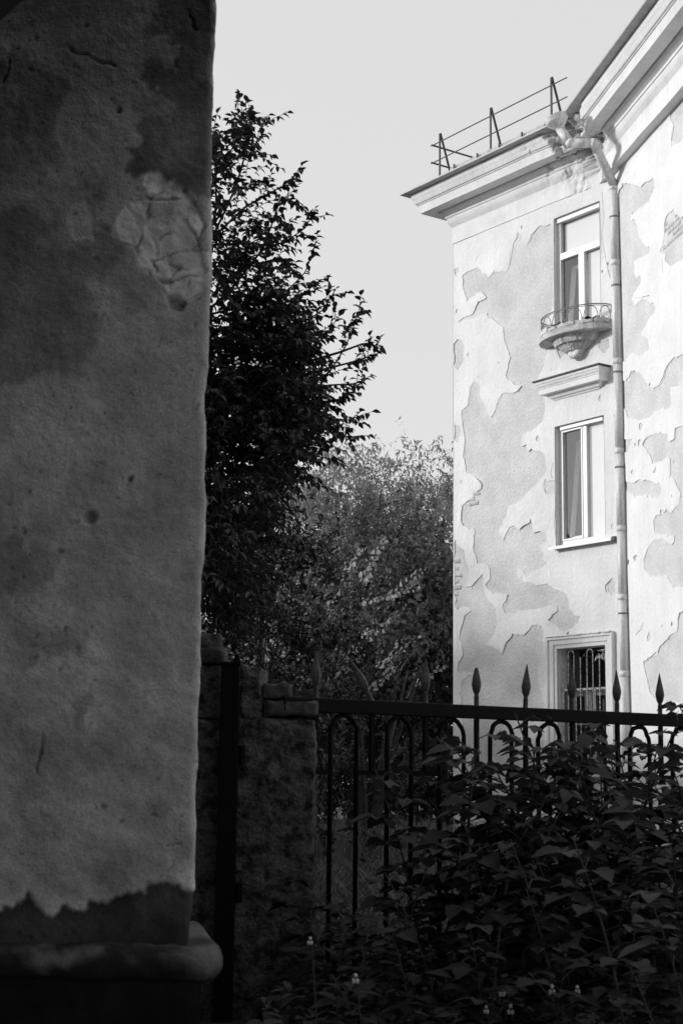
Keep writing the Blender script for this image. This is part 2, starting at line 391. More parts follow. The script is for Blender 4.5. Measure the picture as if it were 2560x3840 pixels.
B1 = [(0.36,9.73),(0.62,9.74),(0.86,9.64),(1.02,9.56),(1.29,9.42),(1.45,9.44),(1.79,9.35),(1.82,9.22),(1.59,9.13),(1.12,9.16),(0.84,9.18),(0.87,9.22),(0.8,9.12),(1.07,8.93),(1.1,8.81),(1.26,8.6),(1.58,8.39),(1.38,8.38),(0.87,8.46),(0.86,8.29),(0.94,8.16),(1.11,8.14),(1.13,8.05),(0.84,7.99),(0.73,7.93),(0.88,7.77),(1.01,7.79),(1.26,7.76),(1.38,7.68),(1.68,7.53),(1.61,7.46),(1.32,7.39),(1.04,7.29),(1.35,7.15),(1.38,6.99),(1.01,7.0),(0.71,7.13),(0.44,7.09),(0.2,7.08),(0.08,7.12),(0.14,8.25),(0.17,9.36)]
B2 = [(2.47,8.64),(2.32,8.67),(2.2,8.65),(2.11,8.55),(2.09,8.41),(2.0,8.28),(1.9,8.25),(2.13,8.15),(2.13,8.07),(2.29,7.92),(2.68,7.87),(3.15,7.82),(3.18,8.28),(2.76,8.43)]
B3 = [(0.07,6.84),(0.23,6.81),(0.56,6.75),(0.63,6.84),(0.78,6.84),(0.95,6.76),(1.19,6.58),(1.49,6.36),(1.71,6.38),(1.93,6.43),(1.99,6.54),(2.11,6.59),(2.34,6.6),(2.6,6.59),(3.07,6.52),(3.04,6.08),(2.57,6.18),(2.13,6.26),(2.15,6.0),(1.75,6.04),(1.57,6.05),(1.22,6.03),(1.03,6.05),(0.43,6.21),(0.34,6.36),(0.17,6.45)]
B4 = [(1.01,5.69),(1.13,5.75),(1.36,5.76),(1.73,5.71),(1.98,5.62),(2.01,5.53),(2.08,5.5),(2.24,5.53),(2.27,5.64),(2.41,5.65),(2.97,5.55),(2.84,3.46),(2.03,3.56),(1.93,3.62),(1.8,3.73),(1.32,3.78),(1.1,3.82),(0.91,3.93),(0.92,4.04),(1.04,4.19),(1.28,4.27),(1.61,4.26),(1.86,4.18),(2.0,4.12),(2.1,4.15),(2.09,4.24),(1.61,4.32),(1.36,4.4),(1.37,4.53),(1.48,4.59),(1.7,4.6),(1.88,4.6),(2.02,4.56),(2.27,4.61),(2.38,4.75),(2.26,4.92),(2.04,5.05),(2.05,5.31),(2.0,5.35),(1.74,5.32),(1.41,5.37),(1.2,5.59)]
B6 = [(0.12,5.34),(0.3,5.28),(0.55,5.23),(0.79,5.21),(1.1,5.18),(1.4,5.09),(1.69,4.96),(1.68,4.88),(1.53,4.84),(1.09,4.96),(0.62,5.02),(0.38,5.12),(0.11,5.27)]
B7 = [(0.15,5.96),(0.42,5.89),(0.6,5.86),(0.49,5.79),(0.37,5.71),(0.24,5.73),(0.14,5.83)]
B8 = [(0.8,2.64),(0.92,2.66),(1.19,2.7),(1.35,2.7),(1.41,2.78),(1.67,2.86),(1.89,2.91),(2.06,2.91),(2.1,2.98),(2.14,3.11),(2.22,3.18),(2.82,3.15),(2.74,1.96),(1.73,2.05),(1.26,2.09),(1.01,2.21),(0.91,2.41),(0.8,2.58)]
B9 = [(2.58,10.17),(2.5,10.11),(2.49,9.95),(2.59,9.81),(2.48,9.65),(2.75,9.51),(3.22,9.43),(3.26,9.94)]

PATCH_A = [A1, A3, A4, A5, A6, A7, A8, A9, A10, A11]
PATCH_B = [B1, B2, B3, B4, B6, B7, B8, B9]

def jag(poly, seed, step=.045, amp=.02):
    out = []
    n = len(poly)
    for i in range(n):
        a = np.array(poly[i]); b = np.array(poly[(i + 1) % n])
        k = max(1, int(np.linalg.norm(b - a) / step))
        for j in range(k): out.append(a + (b - a) * j / k)
    P = np.array(out); Q = np.c_[P, np.zeros(len(P))]
    P = P + np.c_[fbm(Q, 11, 3, seed), fbm(Q, 11, 3, seed + 50)] * amp
    return P

def inside(poly, pts):
    x, y = pts[:, 0], pts[:, 1]; r = np.zeros(len(pts), bool)
    n = len(poly); j = n - 1
    for i in range(n):
        xi, yi = poly[i]; xj, yj = poly[j]
        if yi != yj:
            c = ((yi > y) != (yj > y)) & (x < (xj - xi) * (y - yi) / (yj - yi) + xi)
            r ^= c
        j = i
    return r

def facade(fr, u0, u1, z0, z1, openings, patches, cracks, seed, flip, nw):
    polys = [jag(p, seed + i) for i, p in enumerate(patches)]
    for line in cracks:
        L = np.array(line, float)
        t = L[-1] - L[0]; t /= np.linalg.norm(t); nn = np.array([-t[1], t[0]])
        w = .009
        polys.append(jag([*(L + nn * w * .4), *(L[::-1] - nn * w)], seed + 77, .04, .012))
    pts = []; edges = []
    def add(P):
        b = len(pts)
        pts.extend([Vector((float(p[0]), float(p[1]))) for p in P])
        edges.extend([(b + i, b + (i + 1) % len(P)) for i in range(len(P))])
    add([(u0, z0), (u1, z0), (u1, z1), (u0, z1)])
    for (a, b, c, d) in openings: add([(a, c), (b, c), (b, d), (a, d)])
    polys = [np.c_[np.clip(P[:, 0], u0 + .004, u1 - .004), np.clip(P[:, 1], z0 + .01, z1 - .01)] for P in polys]
    worn = [jag(p, seed + 300 + i, .07, .085) for i, p in enumerate(patches[:nw])]
    worn = [np.c_[np.clip(P[:, 0], u0 + .004, u1 - .004), np.clip(P[:, 1], z0 + .01, z1 - .01)] for P in worn]
    for P in polys + worn: add(P)
    V2, E2, F2, *_ = delaunay_2d_cdt(pts, edges, [], 0, 1e-4)
    V2 = np.array([(v.x, v.y) for v in V2]); F2 = [f for f in F2 if len(f) == 3]
    F2 = np.array(F2)
    cen = V2[F2].mean(axis=1)
    keep = (cen[:, 0] > u0) & (cen[:, 0] < u1) & (cen[:, 1] > z0) & (cen[:, 1] < z1)
    for (a, b, c, d) in openings:
        keep &= ~((cen[:, 0] > a) & (cen[:, 0] < b) & (cen[:, 1] > c) & (cen[:, 1] < d))
    F2 = F2[keep]; cen = cen[keep]
    bare = np.zeros(len(F2), bool)
    for P in polys: bare |= inside(P, cen)
    W = np.array([fr(u, z, 0) for u, z in V2])
    if flip: F2 = F2[:, ::-1]
    # plaster under everything
    org = np.array(wloc(bld))
    link("wall", mesh_np("wall", W - org, F2), M['plaster'], bld)
    # paint skin, 14 mm, curling a little at its torn rim
    wmask = np.zeros(len(F2), bool)
    for P in worn: wmask |= inside(P, cen)
    skin("undercoat_layer", F2[wmask & ~bare], V2, W, fr, seed + 9, .004, .004, M['undercoat'])
    skin("paint_layer", F2[~bare & ~wmask], V2, W, fr, seed, .009, .02, M['paint'])

def skin(name, PF, V2, W, fr, seed, t0, amp, mat):
    org = np.array(wloc(bld))
    ed = {}
    for f in PF:
        for a, b in ((f[0], f[1]), (f[1], f[2]), (f[2], f[0])):
            ed[(a, b)] = 1
    rim = [e for e in ed if (e[1], e[0]) not in ed]
    t = np.full(len(V2), t0)
    Q = np.c_[V2, np.zeros(len(V2))]
    curl = np.clip(fbm(Q, 3.1, 2, seed + 5), 0, 1)
    edgen = fbm(Q, 1.9, 3, seed + 6)
    for a, b in rim: t[a] = max(.0015, t0 + amp * curl[a] + .7 * amp * edgen[a])
    T = np.array([fr(V2[i, 0], V2[i, 1], t[i]) for i in range(len(V2))])
    n = len(V2)
    allv = np.r_[T, W]
    me = bpy.data.meshes.new(name)
    faces = [tuple(f) for f in PF] + [(b, a, a + n, b + n) for a, b in rim]
    me.from_pydata([tuple(v - org) for v in allv], [], [tuple(int(i) for i in f) for f in faces]); me.update()
    link(name, me, mat, bld)

W3 = (.415, 1.432, 7.74, 9.78); W2 = (.39, 1.455, 4.545, 6.41); W1 = (.416, 1.44, 1.10, 2.965)
chipsA = []
for i in range(46):
    u, z = rng.uniform(.1, 3.85), rng.uniform(.4, 9.9)
    r = rng.uniform(.012, .05); k = 6
    chipsA.append([(u + r * rng.uniform(.4, 1.3) * math.cos(a), z + r * rng.uniform(.5, 1.6) * math.sin(a)) for a in np.arange(k) * 2 * math.pi / k])
chipsB = []
for i in range(30):
    u, z = rng.uniform(.2, 2.8), rng.uniform(.4, 9.6)
    r = rng.uniform(.015, .06); k = 6
    chipsB.append([(u + 1.6 * r * rng.uniform(.4, 1.3) * math.cos(a), z + r * rng.uniform(.5, 1.4) * math.sin(a)) for a in np.arange(k) * 2 * math.pi / k])
CR_A = [[(.36, 9.9), (.33, 9.5), (.38, 9.2), (.28, 8.75), (.2, 8.5)], [(1.5, 5.85), (1.56, 5.7), (1.52, 5.6)], [(3.35, 9.6), (3.2, 9.72)], [(1.46, 5.1), (1.48, 4.85), (1.46, 4.7)]]
CR_B = [[(.9, 7.9), (1.2, 7.8), (1.5, 7.75)], [(.5, 3.05), (.7, 3.1), (.8, 3.2)], [(2.0, 8.1), (2.05, 7.9)]]
facade(PA, 0.0, 3.92, 0.0, 10.2, [W3, W2, W1], PATCH_A + chipsA, CR_A, 11, True, len(PATCH_A))
facade(PB, 0.0, 9.0, 0.0, 10.6, [], PATCH_B + chipsB, CR_B, 31, False, len(PATCH_B))

# rear and side walls and roof body so that the block is solid
m = MB()
Lc = C + dA * 3.92; Lb = Lc - nA * 7
Rc = C + dB * 9.0; Rb = Rc - nB * 9
def vq(m, p, q, z0, z1): m.add([(p[0], p[1], z0), (q[0], q[1], z0), (q[0], q[1], z1), (p[0], p[1], z1)], [(0, 1, 2, 3)])
vq(m, Lc, Lb, 0, 10.7); vq(m, Lb, Rb, 0, 10.7); vq(m, Rb, Rc, 0, 10.7)
m.build("outer_wall", M['paint'], bld)

# left arris: crumbled render with bricks showing
for (u0, u1, z0, z1, sd) in [(3.80, 3.925, 5.90, 5.99, 1), (3.83, 3.93, 6.02, 6.12, 2), (3.79, 3.93, 3.98, 4.05, 3), (3.72, 3.926, 4.08, 4.15, 4), (3.76, 3.928, 4.18, 4.25, 5), (3.70, 3.925, 4.28, 4.35, 6),
                             (3.78, 3.93, 4.40, 4.47, 7), (3.74, 3.925, 4.52, 4.60, 8), (3.84, 3.93, 7.45, 7.52, 9), (3.80, 3.927, 7.58, 7.66, 10), (3.84, 3.925, 3.3, 3.37, 11), (3.81, 3.93, 2.9, 2.97, 12), (3.82, 3.928, 5.2, 5.28, 13)]:
    P, F = rough_box((u0, -.14, z0), (u1, .006, z1), n=6, amp=.008, scale=20, seed=sd, round_=.012)
    Wd = np.array([PA(p[0], p[2], p[1]) for p in P]) - C
    link("brick", mesh_np("brick", Wd, F[:, ::-1], True), M['brick'], bld)

# bricks bared where the render has fallen away
for fr, fl, u0, u1, z0, nc, o1, sd in ((PA, True, 3.28, 3.62, 5.28, 6, .004, 40), (PB, False, 2.0, 2.75, 8.22, 5, .004, 80)):
    rr_ = np.random.default_rng(sd)
    for c_ in range(nc):
        u = u0 + (.13 if c_ % 2 else 0) + rr_.uniform(-.05, .05)
        while u < u1:
            ub = u + .24
            if rr_.random() < .62:
                P, F = rough_box((u, -.06, z0 + c_ * .077), (ub, o1 + rr_.uniform(-.002, .003), z0 + c_ * .077 + .062), n=8, amp=.006, scale=25, seed=sd + c_, round_=.008)
                Wd = np.array([fr(p[0], p[2], p[1]) for p in P]) - C
                link("brick", mesh_np("brick", Wd, F[:, ::-1] if fl else F, True), M['brick'], bld)
            u = ub + .012
# ---- cornice: swept profile, crumbling at the inner corner
bis = (nA + nB) / (1 + float(nA @ nB))
UC = .45
Cc = C + dA * UC
path = [(Lc - nA * 6.9, dA, 9, 0), (Lc, dA + nA, 9, 0)]
for u in list(np.arange(3.75, 1.55, -.15)) + list(np.arange(1.55, UC + .21, -.03)): path.append((C + dA * u, nA, u - UC, 1))
path.append((Cc, bis, 0, 2))
for s in list(np.arange(.22, 1.5, .03)) + list(np.arange(1.6, 9, .4)): path.append((Cc + dB * s, nB, s, 2))
def sweep(path, prof, name, mat, parent, dmg=0, tone=False):
    P = np.array([[p + mv * o + np.array([0, 0, z]) for (o, z) in prof] for (p, mv, d, w) in path])
    O = np.array([[o for (o, z) in prof] for q in path]); D = np.array([[q[2]] * len(prof) for q in path])
    MV = np.array([[q[1]] * len(prof) for q in path])
    shp = P.shape[:2]; flat = P.reshape(-1, 3)
    T = np.ones(len(flat))
    if dmg:
        d = D.ravel(); o = O.ravel()
        wgt = np.clip(1.35 - d / .95, 0, 1)
        n1 = fbm(flat, 3.5, 4, 5); n2 = fbm(flat, 12, 3, 9)
        lost = np.clip(n1 * 1.2 + wgt * 1.1 - .60, 0, 1) * np.clip(o / .2, 0, 1)
        step = np.clip(lost * 6, 0, 1) * wgt
        mvf = MV.reshape(-1, 3)
        flat = flat - mvf * (step * (.10 + .14 * n2))[:, None]
        flat = flat + np.c_[n2, np.roll(n2, 3), n1 * .8] * (wgt * .018 + step * .045)[:, None]
        T = 1 - step * np.clip(.30 + .7 * fbm(flat, 9, 3, 21), 0, .75) - np.clip(wgt * (fbm(flat, 6, 4, 33) - .05), 0, .5) * .9
        flat = flat + np.c_[fbm(flat, 2.1, 3, 41), fbm(flat, 2.1, 3, 42), fbm(flat, 2.1, 3, 43)] * .007
        T = T * (1 - .35 * np.clip(fbm(flat * [1, 1, 2.5], 1.7, 5, 55) - .12, 0, 1))
        T = np.clip(T, .12, 1)
    org = np.array(wloc(parent)); k = shp[1]; F = []
    for i in range(shp[0] - 1):
        for j in range(k - 1):
            F.append((i * k + j, (i + 1) * k + j, (i + 1) * k + j + 1, i * k + j + 1))
    me = mesh_np(name, flat - org, np.array(F))
    if tone:
        at = me.attributes.new("tone", 'FLOAT', 'POINT'); at.data.foreach_set("value", T.astype(np.float32))
    return link(name, me, mat, parent)
prof = [(-.25, 10.05), (.024, 10.05), (.022, 10.065), (.022, 10.2), (.022, 10.335), (.032, 10.35), (.05, 10.375), (.072, 10.41), (.086, 10.45), (.09, 10.495), (.108, 10.5), (.108, 10.545), (.125, 10.553),
        (.155, 10.575), (.18, 10.605), (.19, 10.645), (.205, 10.65), (.205, 10.625), (.26, 10.622), (.33, 10.621), (.411, 10.62), (.416, 10.66), (.425, 10.71), (.434, 10.758), (.452, 10.762), (.452, 10.775),
        (.478, 10.785), (.492, 10.815), (.505, 10.85), (.522, 10.885), (.53, 10.925), (.535, 10.955), (.40, 10.965), (.0, 10.97)]
def dense(p, st=.028):
    out = []
    for a, b in zip(p[:-1], p[1:]):
        n = max(1, int(math.hypot(b[0] - a[0], b[1] - a[1]) / st))
        out += [(a[0] + (b[0] - a[0]) * i / n, a[1] + (b[1] - a[1]) * i / n) for i in range(n)]
    return out + [p[-1]]
sweep(path, dense(prof), "cornice", M['cornice'], bld, dmg=1, tone=True)
roof = sweep(path, [(.45, 10.962), (.665, 10.968), (.668, 10.99), (.655, 11.0), (.40, 11.105), (.0, 11.25), (-1.0, 11.62), (-3.2, 12.4)], "roof", M['roofmetal'], bld)
apath = [(q[0], q[1], q[2], q[3]) for q in path if q[3] == 1]
sweep([(C + dA * 3.6, nA, 9, 1)] + apath[3:], [(.385, 11.11), (.345, 11.235), (.325, 11.24), (.36, 11.11)], "gutter_flange", M['roofmetal'], roof)
m = MB()
for u in (3.45, 2.85, 2.3, 1.75, 1.2):
    m.fbox(lambda u, z, o: PA(u, z, o), (u - .012, 11.1, .37), (u + .012, 11.245, .395)); m.build("seam", M['darkmetal'], roof); m = MB()
# rubble lumps and loose bricks under the broken corner
for i in range(12):
    if i % 2: p = C + dA * rng.uniform(.62, 1.5) + nA * rng.uniform(.10, .25)
    else: p = Cc + dB * rng.uniform(.12, .7) + nB * rng.uniform(.10, .25)
    p = p + np.array([0, 0, rng.uniform(10.56, 10.66)])
    sz = rng.uniform(.015, .055, 3) * np.array([1.4, 1.0, .7])
    P, F = rough_box(-sz, sz, n=5, amp=.012, scale=40, seed=i + 3, round_=.002)
    a = rng.uniform(0, 3.1); rot = np.array([[math.cos(a), -math.sin(a), 0], [math.sin(a), math.cos(a), 0], [0, 0, 1]])
    link("broken_chunk", mesh_np("broken_chunk", P @ rot.T + p - C, F), M['rubble'], bld)

# ---- roof guard rail
gr = empty("roof_railing", tuple(PA(2.4, 11.1, .2)))
tag(gr, "thin iron guard rail with three leaning posts on the roof edge", "railing")
for u in (3.93, 2.60, 1.14):
    m = MB(); du = .03
    m.fbox(PA, (u - .014, 11.10, .295), (u + .014, 11.97, .318)); m.build("post", M['darkmetal'], gr)
    m = MB(); m.tube([PA(u - .02, 11.97, .31), PA(u - .05, 11.22, .09)], .024, 4); m.build("post", M['darkmetal'], gr)
for z in (11.82, 11.50):
    m = MB(); m.tube([PA(4.16, z, .31), PA(.78, z + .02, .31)], .011, 6); m.build("rail", M['darkmetal'], gr)
    m = MB(); m.tube([PA(4.16, z + .02, .31), PA(4.12, z, -.75)], .017, 5); m.build("rail", M['darkmetal'], gr)
m = MB(); m.tube([PA(4.12, 11.1, -.7), PA(4.12, 11.85, -.72)], .014, 5); m.build("post", M['darkmetal'], gr)

# ---- window builder pieces
def bars(parent, name, mat, rects, o0, o1, bevel=.004):
    for (a, b, c, d) in rects:
        m = MB(); m.fbox(PA, (a, c, o0), (b, d, o1)); m.build(name, mat, parent, bevel=bevel)
def reveal(parent, w, o0=.014, o1=-.2, mat='paint'):
    a, b, c, d = w; m = MB()
    for p, q in (((a, c), (a, d)), ((a, d), (b, d)), ((b, d), (b, c)), ((b, c), (a, c))):
        m.add([PA(*p, o0), PA(*q, o0), PA(*q, o1), PA(*p, o1)], [(0, 1, 2, 3)])
    m.build("reveal", M[mat], parent)
def room(parent, w, depth=1.6, mat='room', o0=-.2):
    a, b, c, d = w; a -= .3; b += .3; c -= .3; d += .3; m = MB()
    m.fbox(PA, (a, c, o0 - depth), (b, d, o0 - .02)); m.f.pop(1)
    m.build("room", M[mat], parent)
    m = MB()                        # masonry around the opening, inside
    for r in ((a, w[0], c, d), (w[1], b, c, d), (w[0], w[1], c, w[2]), (w[0], w[1], w[3], d)):
        m.add([PA(r[0], r[2], o0 - .021), PA(r[1], r[2], o0 - .021), PA(r[1], r[3], o0 - .021), PA(r[0], r[3], o0 - .021)], [(0, 1, 2, 3)])
    m.build("inner_wall", M[mat], parent)
def ring(a, b, c, d, w): return [(a, a + w, c, d), (b - w, b, c, d), (a + w, b - w, c, c + w), (a + w, b - w, d - w, d)]
def pane(parent, r, o):
    a, b, c, d = r; m = MB(); m.fbox(PA, (a, c, o - .006), (b, d, o)); m.build("pane", M['glass'], parent)

def tilted(parent, r, w, mat, ob, ot, name="open_sash"):
    """sash hinged at its lower edge, leaning in at the top"""
    a, b, c, d = r
    fr = lambda u, z, o: PA(u, z, ob + (ot - ob) * (z - c) / (d - c) + o)
    for q in ring(a, b, c, d, w):
        m = MB(); m.fbox(fr, (q[0], q[2], -.03), (q[1], q[3], .03)); m.build(name, mat, parent, bevel=.004)

# top window (French window behind the little balcony)
w = empty("window", tuple(PA(.92, 7.74) - C)); w.parent = bld
reveal(w, W3, o1=-.17); room(w, W3, 1.2, o0=-.17)
bars(w, "frame", M['pvc'], ring(.415, 1.432, 7.74, 9.78, .075), -.13, -.06)
bars(w, "transom", M['pvc'], [(.49, 1.357, 9.09, 9.20)], -.128, -.058)
bars(w, "mullion", M['pvc'], [(.83, .96, 7.815, 9.09)], -.127, -.057)
bars(w, "upper_frame", M['pvc'], [(.415, 1.432, 9.70, 9.78)], -.059, -.03)
pane(w, (.49, 1.357, 9.2, 9.705), -.10); pane(w, (.96, 1.357, 7.815, 9.09), -.10); pane(w, (.49, .83, 7.815, 9.09), -.10)
bars(w, "blind", M['blind'], [(.48, 1.33, 9.21, 9.70), (.47, .84, 7.82, 9.08)], -.15, -.14)
tilted(w, (.9, 1.33, 7.83, 9.02), .06, M['pvc'], -.17, -.30)
bars(w, "curtain", M['curtain'], [(.86, 1.24, 7.8, 9.1)], -.36, -.35)
# middle window
w = empty("window", tuple(PA(.92, 4.55) - C)); w.parent = bld
reveal(w, W2, o1=-.2); room(w, W2, 1.2)
bars(w, "frame", M['pvc'], ring(.39, 1.455, 4.545, 6.41, .07), -.15, -.07)
bars(w, "mullion", M['pvc'], [(.84, .93, 4.615, 6.34)], -.148, -.068)
bars(w, "sash", M['pvc'], ring(.93, 1.385, 4.615, 6.34, .03), -.13, -.06)
bars(w, "shutter_box", M['pvc'], [(.46, 1.385, 6.345, 6.408)], -.065, -.03)
pane(w, (.96, 1.355, 4.645, 6.31), -.10); pane(w, (.46, .84, 4.615, 6.34), -.10)
bars(w, "blind", M['blind'], [(.45, .845, 4.61, 6.35)], -.14, -.13)
tilted(w, (.93, 1.33, 4.63, 6.22), .055, M['pvc'], -.18, -.36)
bl = empty("venetian_blind", (0, 0, 0)); bl.parent = w
for k in range(46):
    z = 4.72 + k * .031
    m = MB(); m.add([PA(.99, z, -.43), PA(1.30, z, -.43), PA(1.30, z + .024, -.408), PA(.99, z + .024, -.408)], [(0, 1, 2, 3)]); m.build("slat", M['blind'], bl)
m = MB(); m.add([PA(1.31, 4.62, -.44), PA(1.0, 4.62, -.44), PA(.95, 6.25, -.52)], [(0, 1, 2)]); m.add([PA(1.31, 4.62, -.445), PA(1.0, 4.62, -.445), PA(.95, 6.25, -.525)], [(0, 1, 2)]); m.build("curtain", M['blind'], w)
m = MB(); m.fbox(PA, (.16, 4.495, -.12), (1.50, 4.515, .13)); m.fbox(PA, (.16, 4.47, .128), (1.50, 4.516, .134)); m.build("sill", M['pvc'], w)
m = MB(); m.fbox(PA, (.10, 4.47, .0), (.158, 4.53, .12)); m.build("sill_end", M['darkmetal'], w)
# hood over the middle window
hd = empty("window_hood", tuple(PA(.92, 6.85) - C)); hd.parent = bld
def hood_ring(prof, half0, uc, name, mat):
    m = MB(); V = []; k = len(prof)
    for (o, z) in prof: V.append(PA(uc + half0 + o, z, -.02))
    for (o, z) in prof: V.append(PA(uc + half0 + o, z, o))
    for (o, z) in prof: V.append(PA(uc - half0 - o, z, o))
    for (o, z) in prof: V.append(PA(uc - half0 - o, z, -.02))
    F = [(i * k + j, i * k + j + 1, (i + 1) * k + j + 1, (i + 1) * k + j) for i in range(3) for j in range(k - 1)]
    m.add(V, F); m.build(name, mat, hd)
UH = .955
hood_ring([(.0, 6.82), (.03, 6.825), (.04, 6.845), (.07, 6.855), (.085, 6.885), (.10, 6.89), (.10, 6.91), (.185, 6.915), (.187, 7.0), (.196, 7.005), (.198, 7.02), (.215, 7.04), (.225, 7.07), (.235, 7.075), (.24, 7.11), (0, 7.115)], .47, UH, "moulding", M['paint'])
hood_ring([(.0, 7.116), (.262, 7.116), (.265, 7.14), (0.0, 7.17)], .47, UH, "cover_sheet", M['darkmetal'])

# ground floor window with bars
w = empty("window", tuple(PA(.92, 1.1) - C)); w.parent = bld
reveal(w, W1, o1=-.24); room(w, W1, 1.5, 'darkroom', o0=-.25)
bars(w, "architrave", M['paint'], [(1.44, 1.50, 1.0, 3.025), (.356, .416, 1.0, 3.025), (.416, 1.44, 2.965, 3.025)], -.01, .03)
bars(w, "architrave", M['paint'], [(1.50, 1.60, 1.0, 3.10), (.27, .356, 1.0, 3.10), (.356, 1.50, 3.025, 3.10)], -.01, .05)
bars(w, "architrave", M['paint'], [(1.60, 1.645, 1.0, 3.145), (.235, .27, 1.0, 3.145), (.27, 1.60, 3.10, 3.145)], -.01, .075)
for i in range(7):
    u0 = .25 + i * .2
    P, F = rough_box((u0, .0, 3.135), (u0 + .19, .088, 3.16), n=8, amp=.012, scale=14, seed=i, round_=.012)
    link("flaked_edge", mesh_np("flaked_edge", np.array([PA(p[0], p[2], p[1]) for p in P]) - np.array(wloc(w)), F[:, ::-1], True), M['stone'], w)
bars(w, "frame", M['oldwood'], [(1.36, 1.44, 1.1, 2.34), (.416, .48, 1.1, 2.34), (.48, 1.36, 2.30, 2.37), (.86, .98, 1.1, 2.30), (.48, 1.36, 1.1, 1.16)], -.22, -.12)
bars(w, "frame", M['oldwood'], [(1.38, 1.44, 2.37, 2.96), (.416, .45, 2.37, 2.96)], -.23, -.17)
bars(w, "sash", M['oldwood'], ring(.98, 1.36, 1.16, 2.30, .05) + ring(.48, .86, 1.16, 2.30, .05) + [(1.03, 1.31, 1.82, 1.85), (.53, .81, 1.82, 1.85)], -.21, -.14)
pane(w, (1.03, 1.31, 1.21, 2.25), -.18); pane(w, (.53, .81, 1.21, 2.25), -.18); pane(w, (.45, 1.38, 2.37, 2.95), -.205)
bars(w, "board", M['oldwood'], [(.55, .64, 1.3, 2.2), (.70, .74, 1.3, 2.2)], -.24, -.225)
m = MB(); m.fbox(PA, (.30, 1.06, -.3), (1.56, 1.095, .12)); m.build("sill", M['stone'], w)
g = empty("grille", tuple(PA(.92, 1.1) - np.array(wloc(w)))); g.parent = w
og = -.035
for uc_ in (1.20, .80):
    pts = [PA(uc_ + .062, 1.15, og)] + [PA(uc_ + .062 * math.cos(t), 2.87 + .062 * math.sin(t), og + .0) for t in np.linspace(0, math.pi, 9)] + [PA(uc_ - .062, 1.15, og)]
    m = MB(); m.tube(pts, .0085, 6); m.build("bar", M['grille'], g)
for uc_, zt in ((1.37, 2.78), (1.0, 2.82), (.60, 2.84), (1.10, 2.34), (.70, 2.34)):
    m = MB(); m.tube([PA(uc_, 1.12, og), PA(uc_, zt, og)], .0085, 6); m.build("bar", M['grille'], g)
for z in (2.345, 1.28):
    m = MB(); m.fbox(PA, (.42, z - .014, og - .022), (1.44, z + .014, og - .009)); m.build("cross_bar", M['grille'], g)

# ---- small half-round balcony under the top window
bal = empty("balcony", tuple(PA(.92, 7.7) - C)); bal.parent = bld
def half_tier(m, a0, b0, z0, a1, b1, z1, n=28, uc_=.92, seed=0, amp=.0):
    V = []; 
    for (a, b, z) in ((a0, b0, z0), (a1, b1, z1)):
        for i in range(n + 1):
            t = math.pi * i / n
            j = 1 + amp * math.sin(i * 2.7 + seed) * math.sin(i * 1.3 + seed * 3)
            V.append(PA(uc_ + a * math.cos(t) * j, z + amp * .3 * math.sin(i * 3.1 + seed), max(b * math.sin(t) * j, -.01)))
    F = [(i, i + n + 1, i + n + 2, i + 1) for i in range(n)]
    F.append(tuple(range(n + 1))); F.append(tuple(reversed(range(n + 1, 2 * n + 2))))
    m.add(V, F)
m = MB(); half_tier(m, .74, .45, 7.70, .75, .46, 7.765, seed=1, amp=.012); m.build("slab", M['stone'], bal)
m = MB(); half_tier(m, .70, .425, 7.766, .715, .435, 7.80, seed=4, amp=.03); m.build("slab_edge", M['stone'], bal)
m = MB(); half_tier(m, .40, .30, 7.60, .47, .35, 7.699, seed=2, amp=.02); m.build("corbel", M['stone'], bal)
m = MB(); half_tier(m, .22, .18, 7.50, .36, .27, 7.599, seed=3, amp=.02); m.build("corbel", M['stone'], bal)
m = MB(); half_tier(m, .28, .22, 7.54, .34, .25, 7.5995, seed=5, amp=.02); m.build("corbel", M['stone'], bal)
# carved shell below
for i in range(9):
    t = math.pi * (.08 + .84 * i / 8)
    p0 = PA(.90, 7.52, .05); p1 = PA(.90 + .15 * math.cos(t), 7.50 - .13 * math.sin(t), .09)
    m = MB(); m.tube([p0, (np.array(p0) * .5 + np.array(p1) * .5) + nA * .05, p1], [.012, .028, .016], 6); m.build("shell_rib", M['paint'], bal, smooth=True)
m = MB(); half_tier(m, .05, .06, 7.36, .16, .15, 7.515, seed=6, amp=.02, uc_=.90); m.build("shell", M['paint'], bal)
# broken rim blocks and dark felt lying on the slab
def arc(t, a, b, z): return PA(.92 + a * math.cos(t), z, b * math.sin(t))
for i, (t0, t1, h, mt) in enumerate([(.08, .42, .085, 'stone'), (.42, .78, .10, 'stone'), (.78, 1.2, .085, 'stone'), (1.22, 1.5, .05, 'stone'), (1.55, 2.0, .055, 'stone'), (2.05, 2.5, .05, 'stone'), (2.55, 3.0, .07, 'stone')]):
    V = []; n = 7
    for k in range(n):
        t = t0 + (t1 - t0) * k / (n - 1)
        e = .012 * math.sin(k * 2.3 + i * 4)
        V += [arc(t, .725, .44, 7.801 + e * .2), arc(t, .72, .435, 7.80 + h + e), arc(t, .60, .34, 7.80 + h * .9 + e), arc(t, .59, .33, 7.80)]
    F = [(4 * k + j, 4 * k + (j + 1) % 4, 4 * k + 4 + (j + 1) % 4, 4 * k + 4 + j) for k in range(n - 1) for j in range(4)] + [(3, 2, 1, 0), (4 * n - 4, 4 * n - 3, 4 * n - 2, 4 * n - 1)]
    m = MB(); m.add(V, F); m.build("rim_block", M[mt], bal)
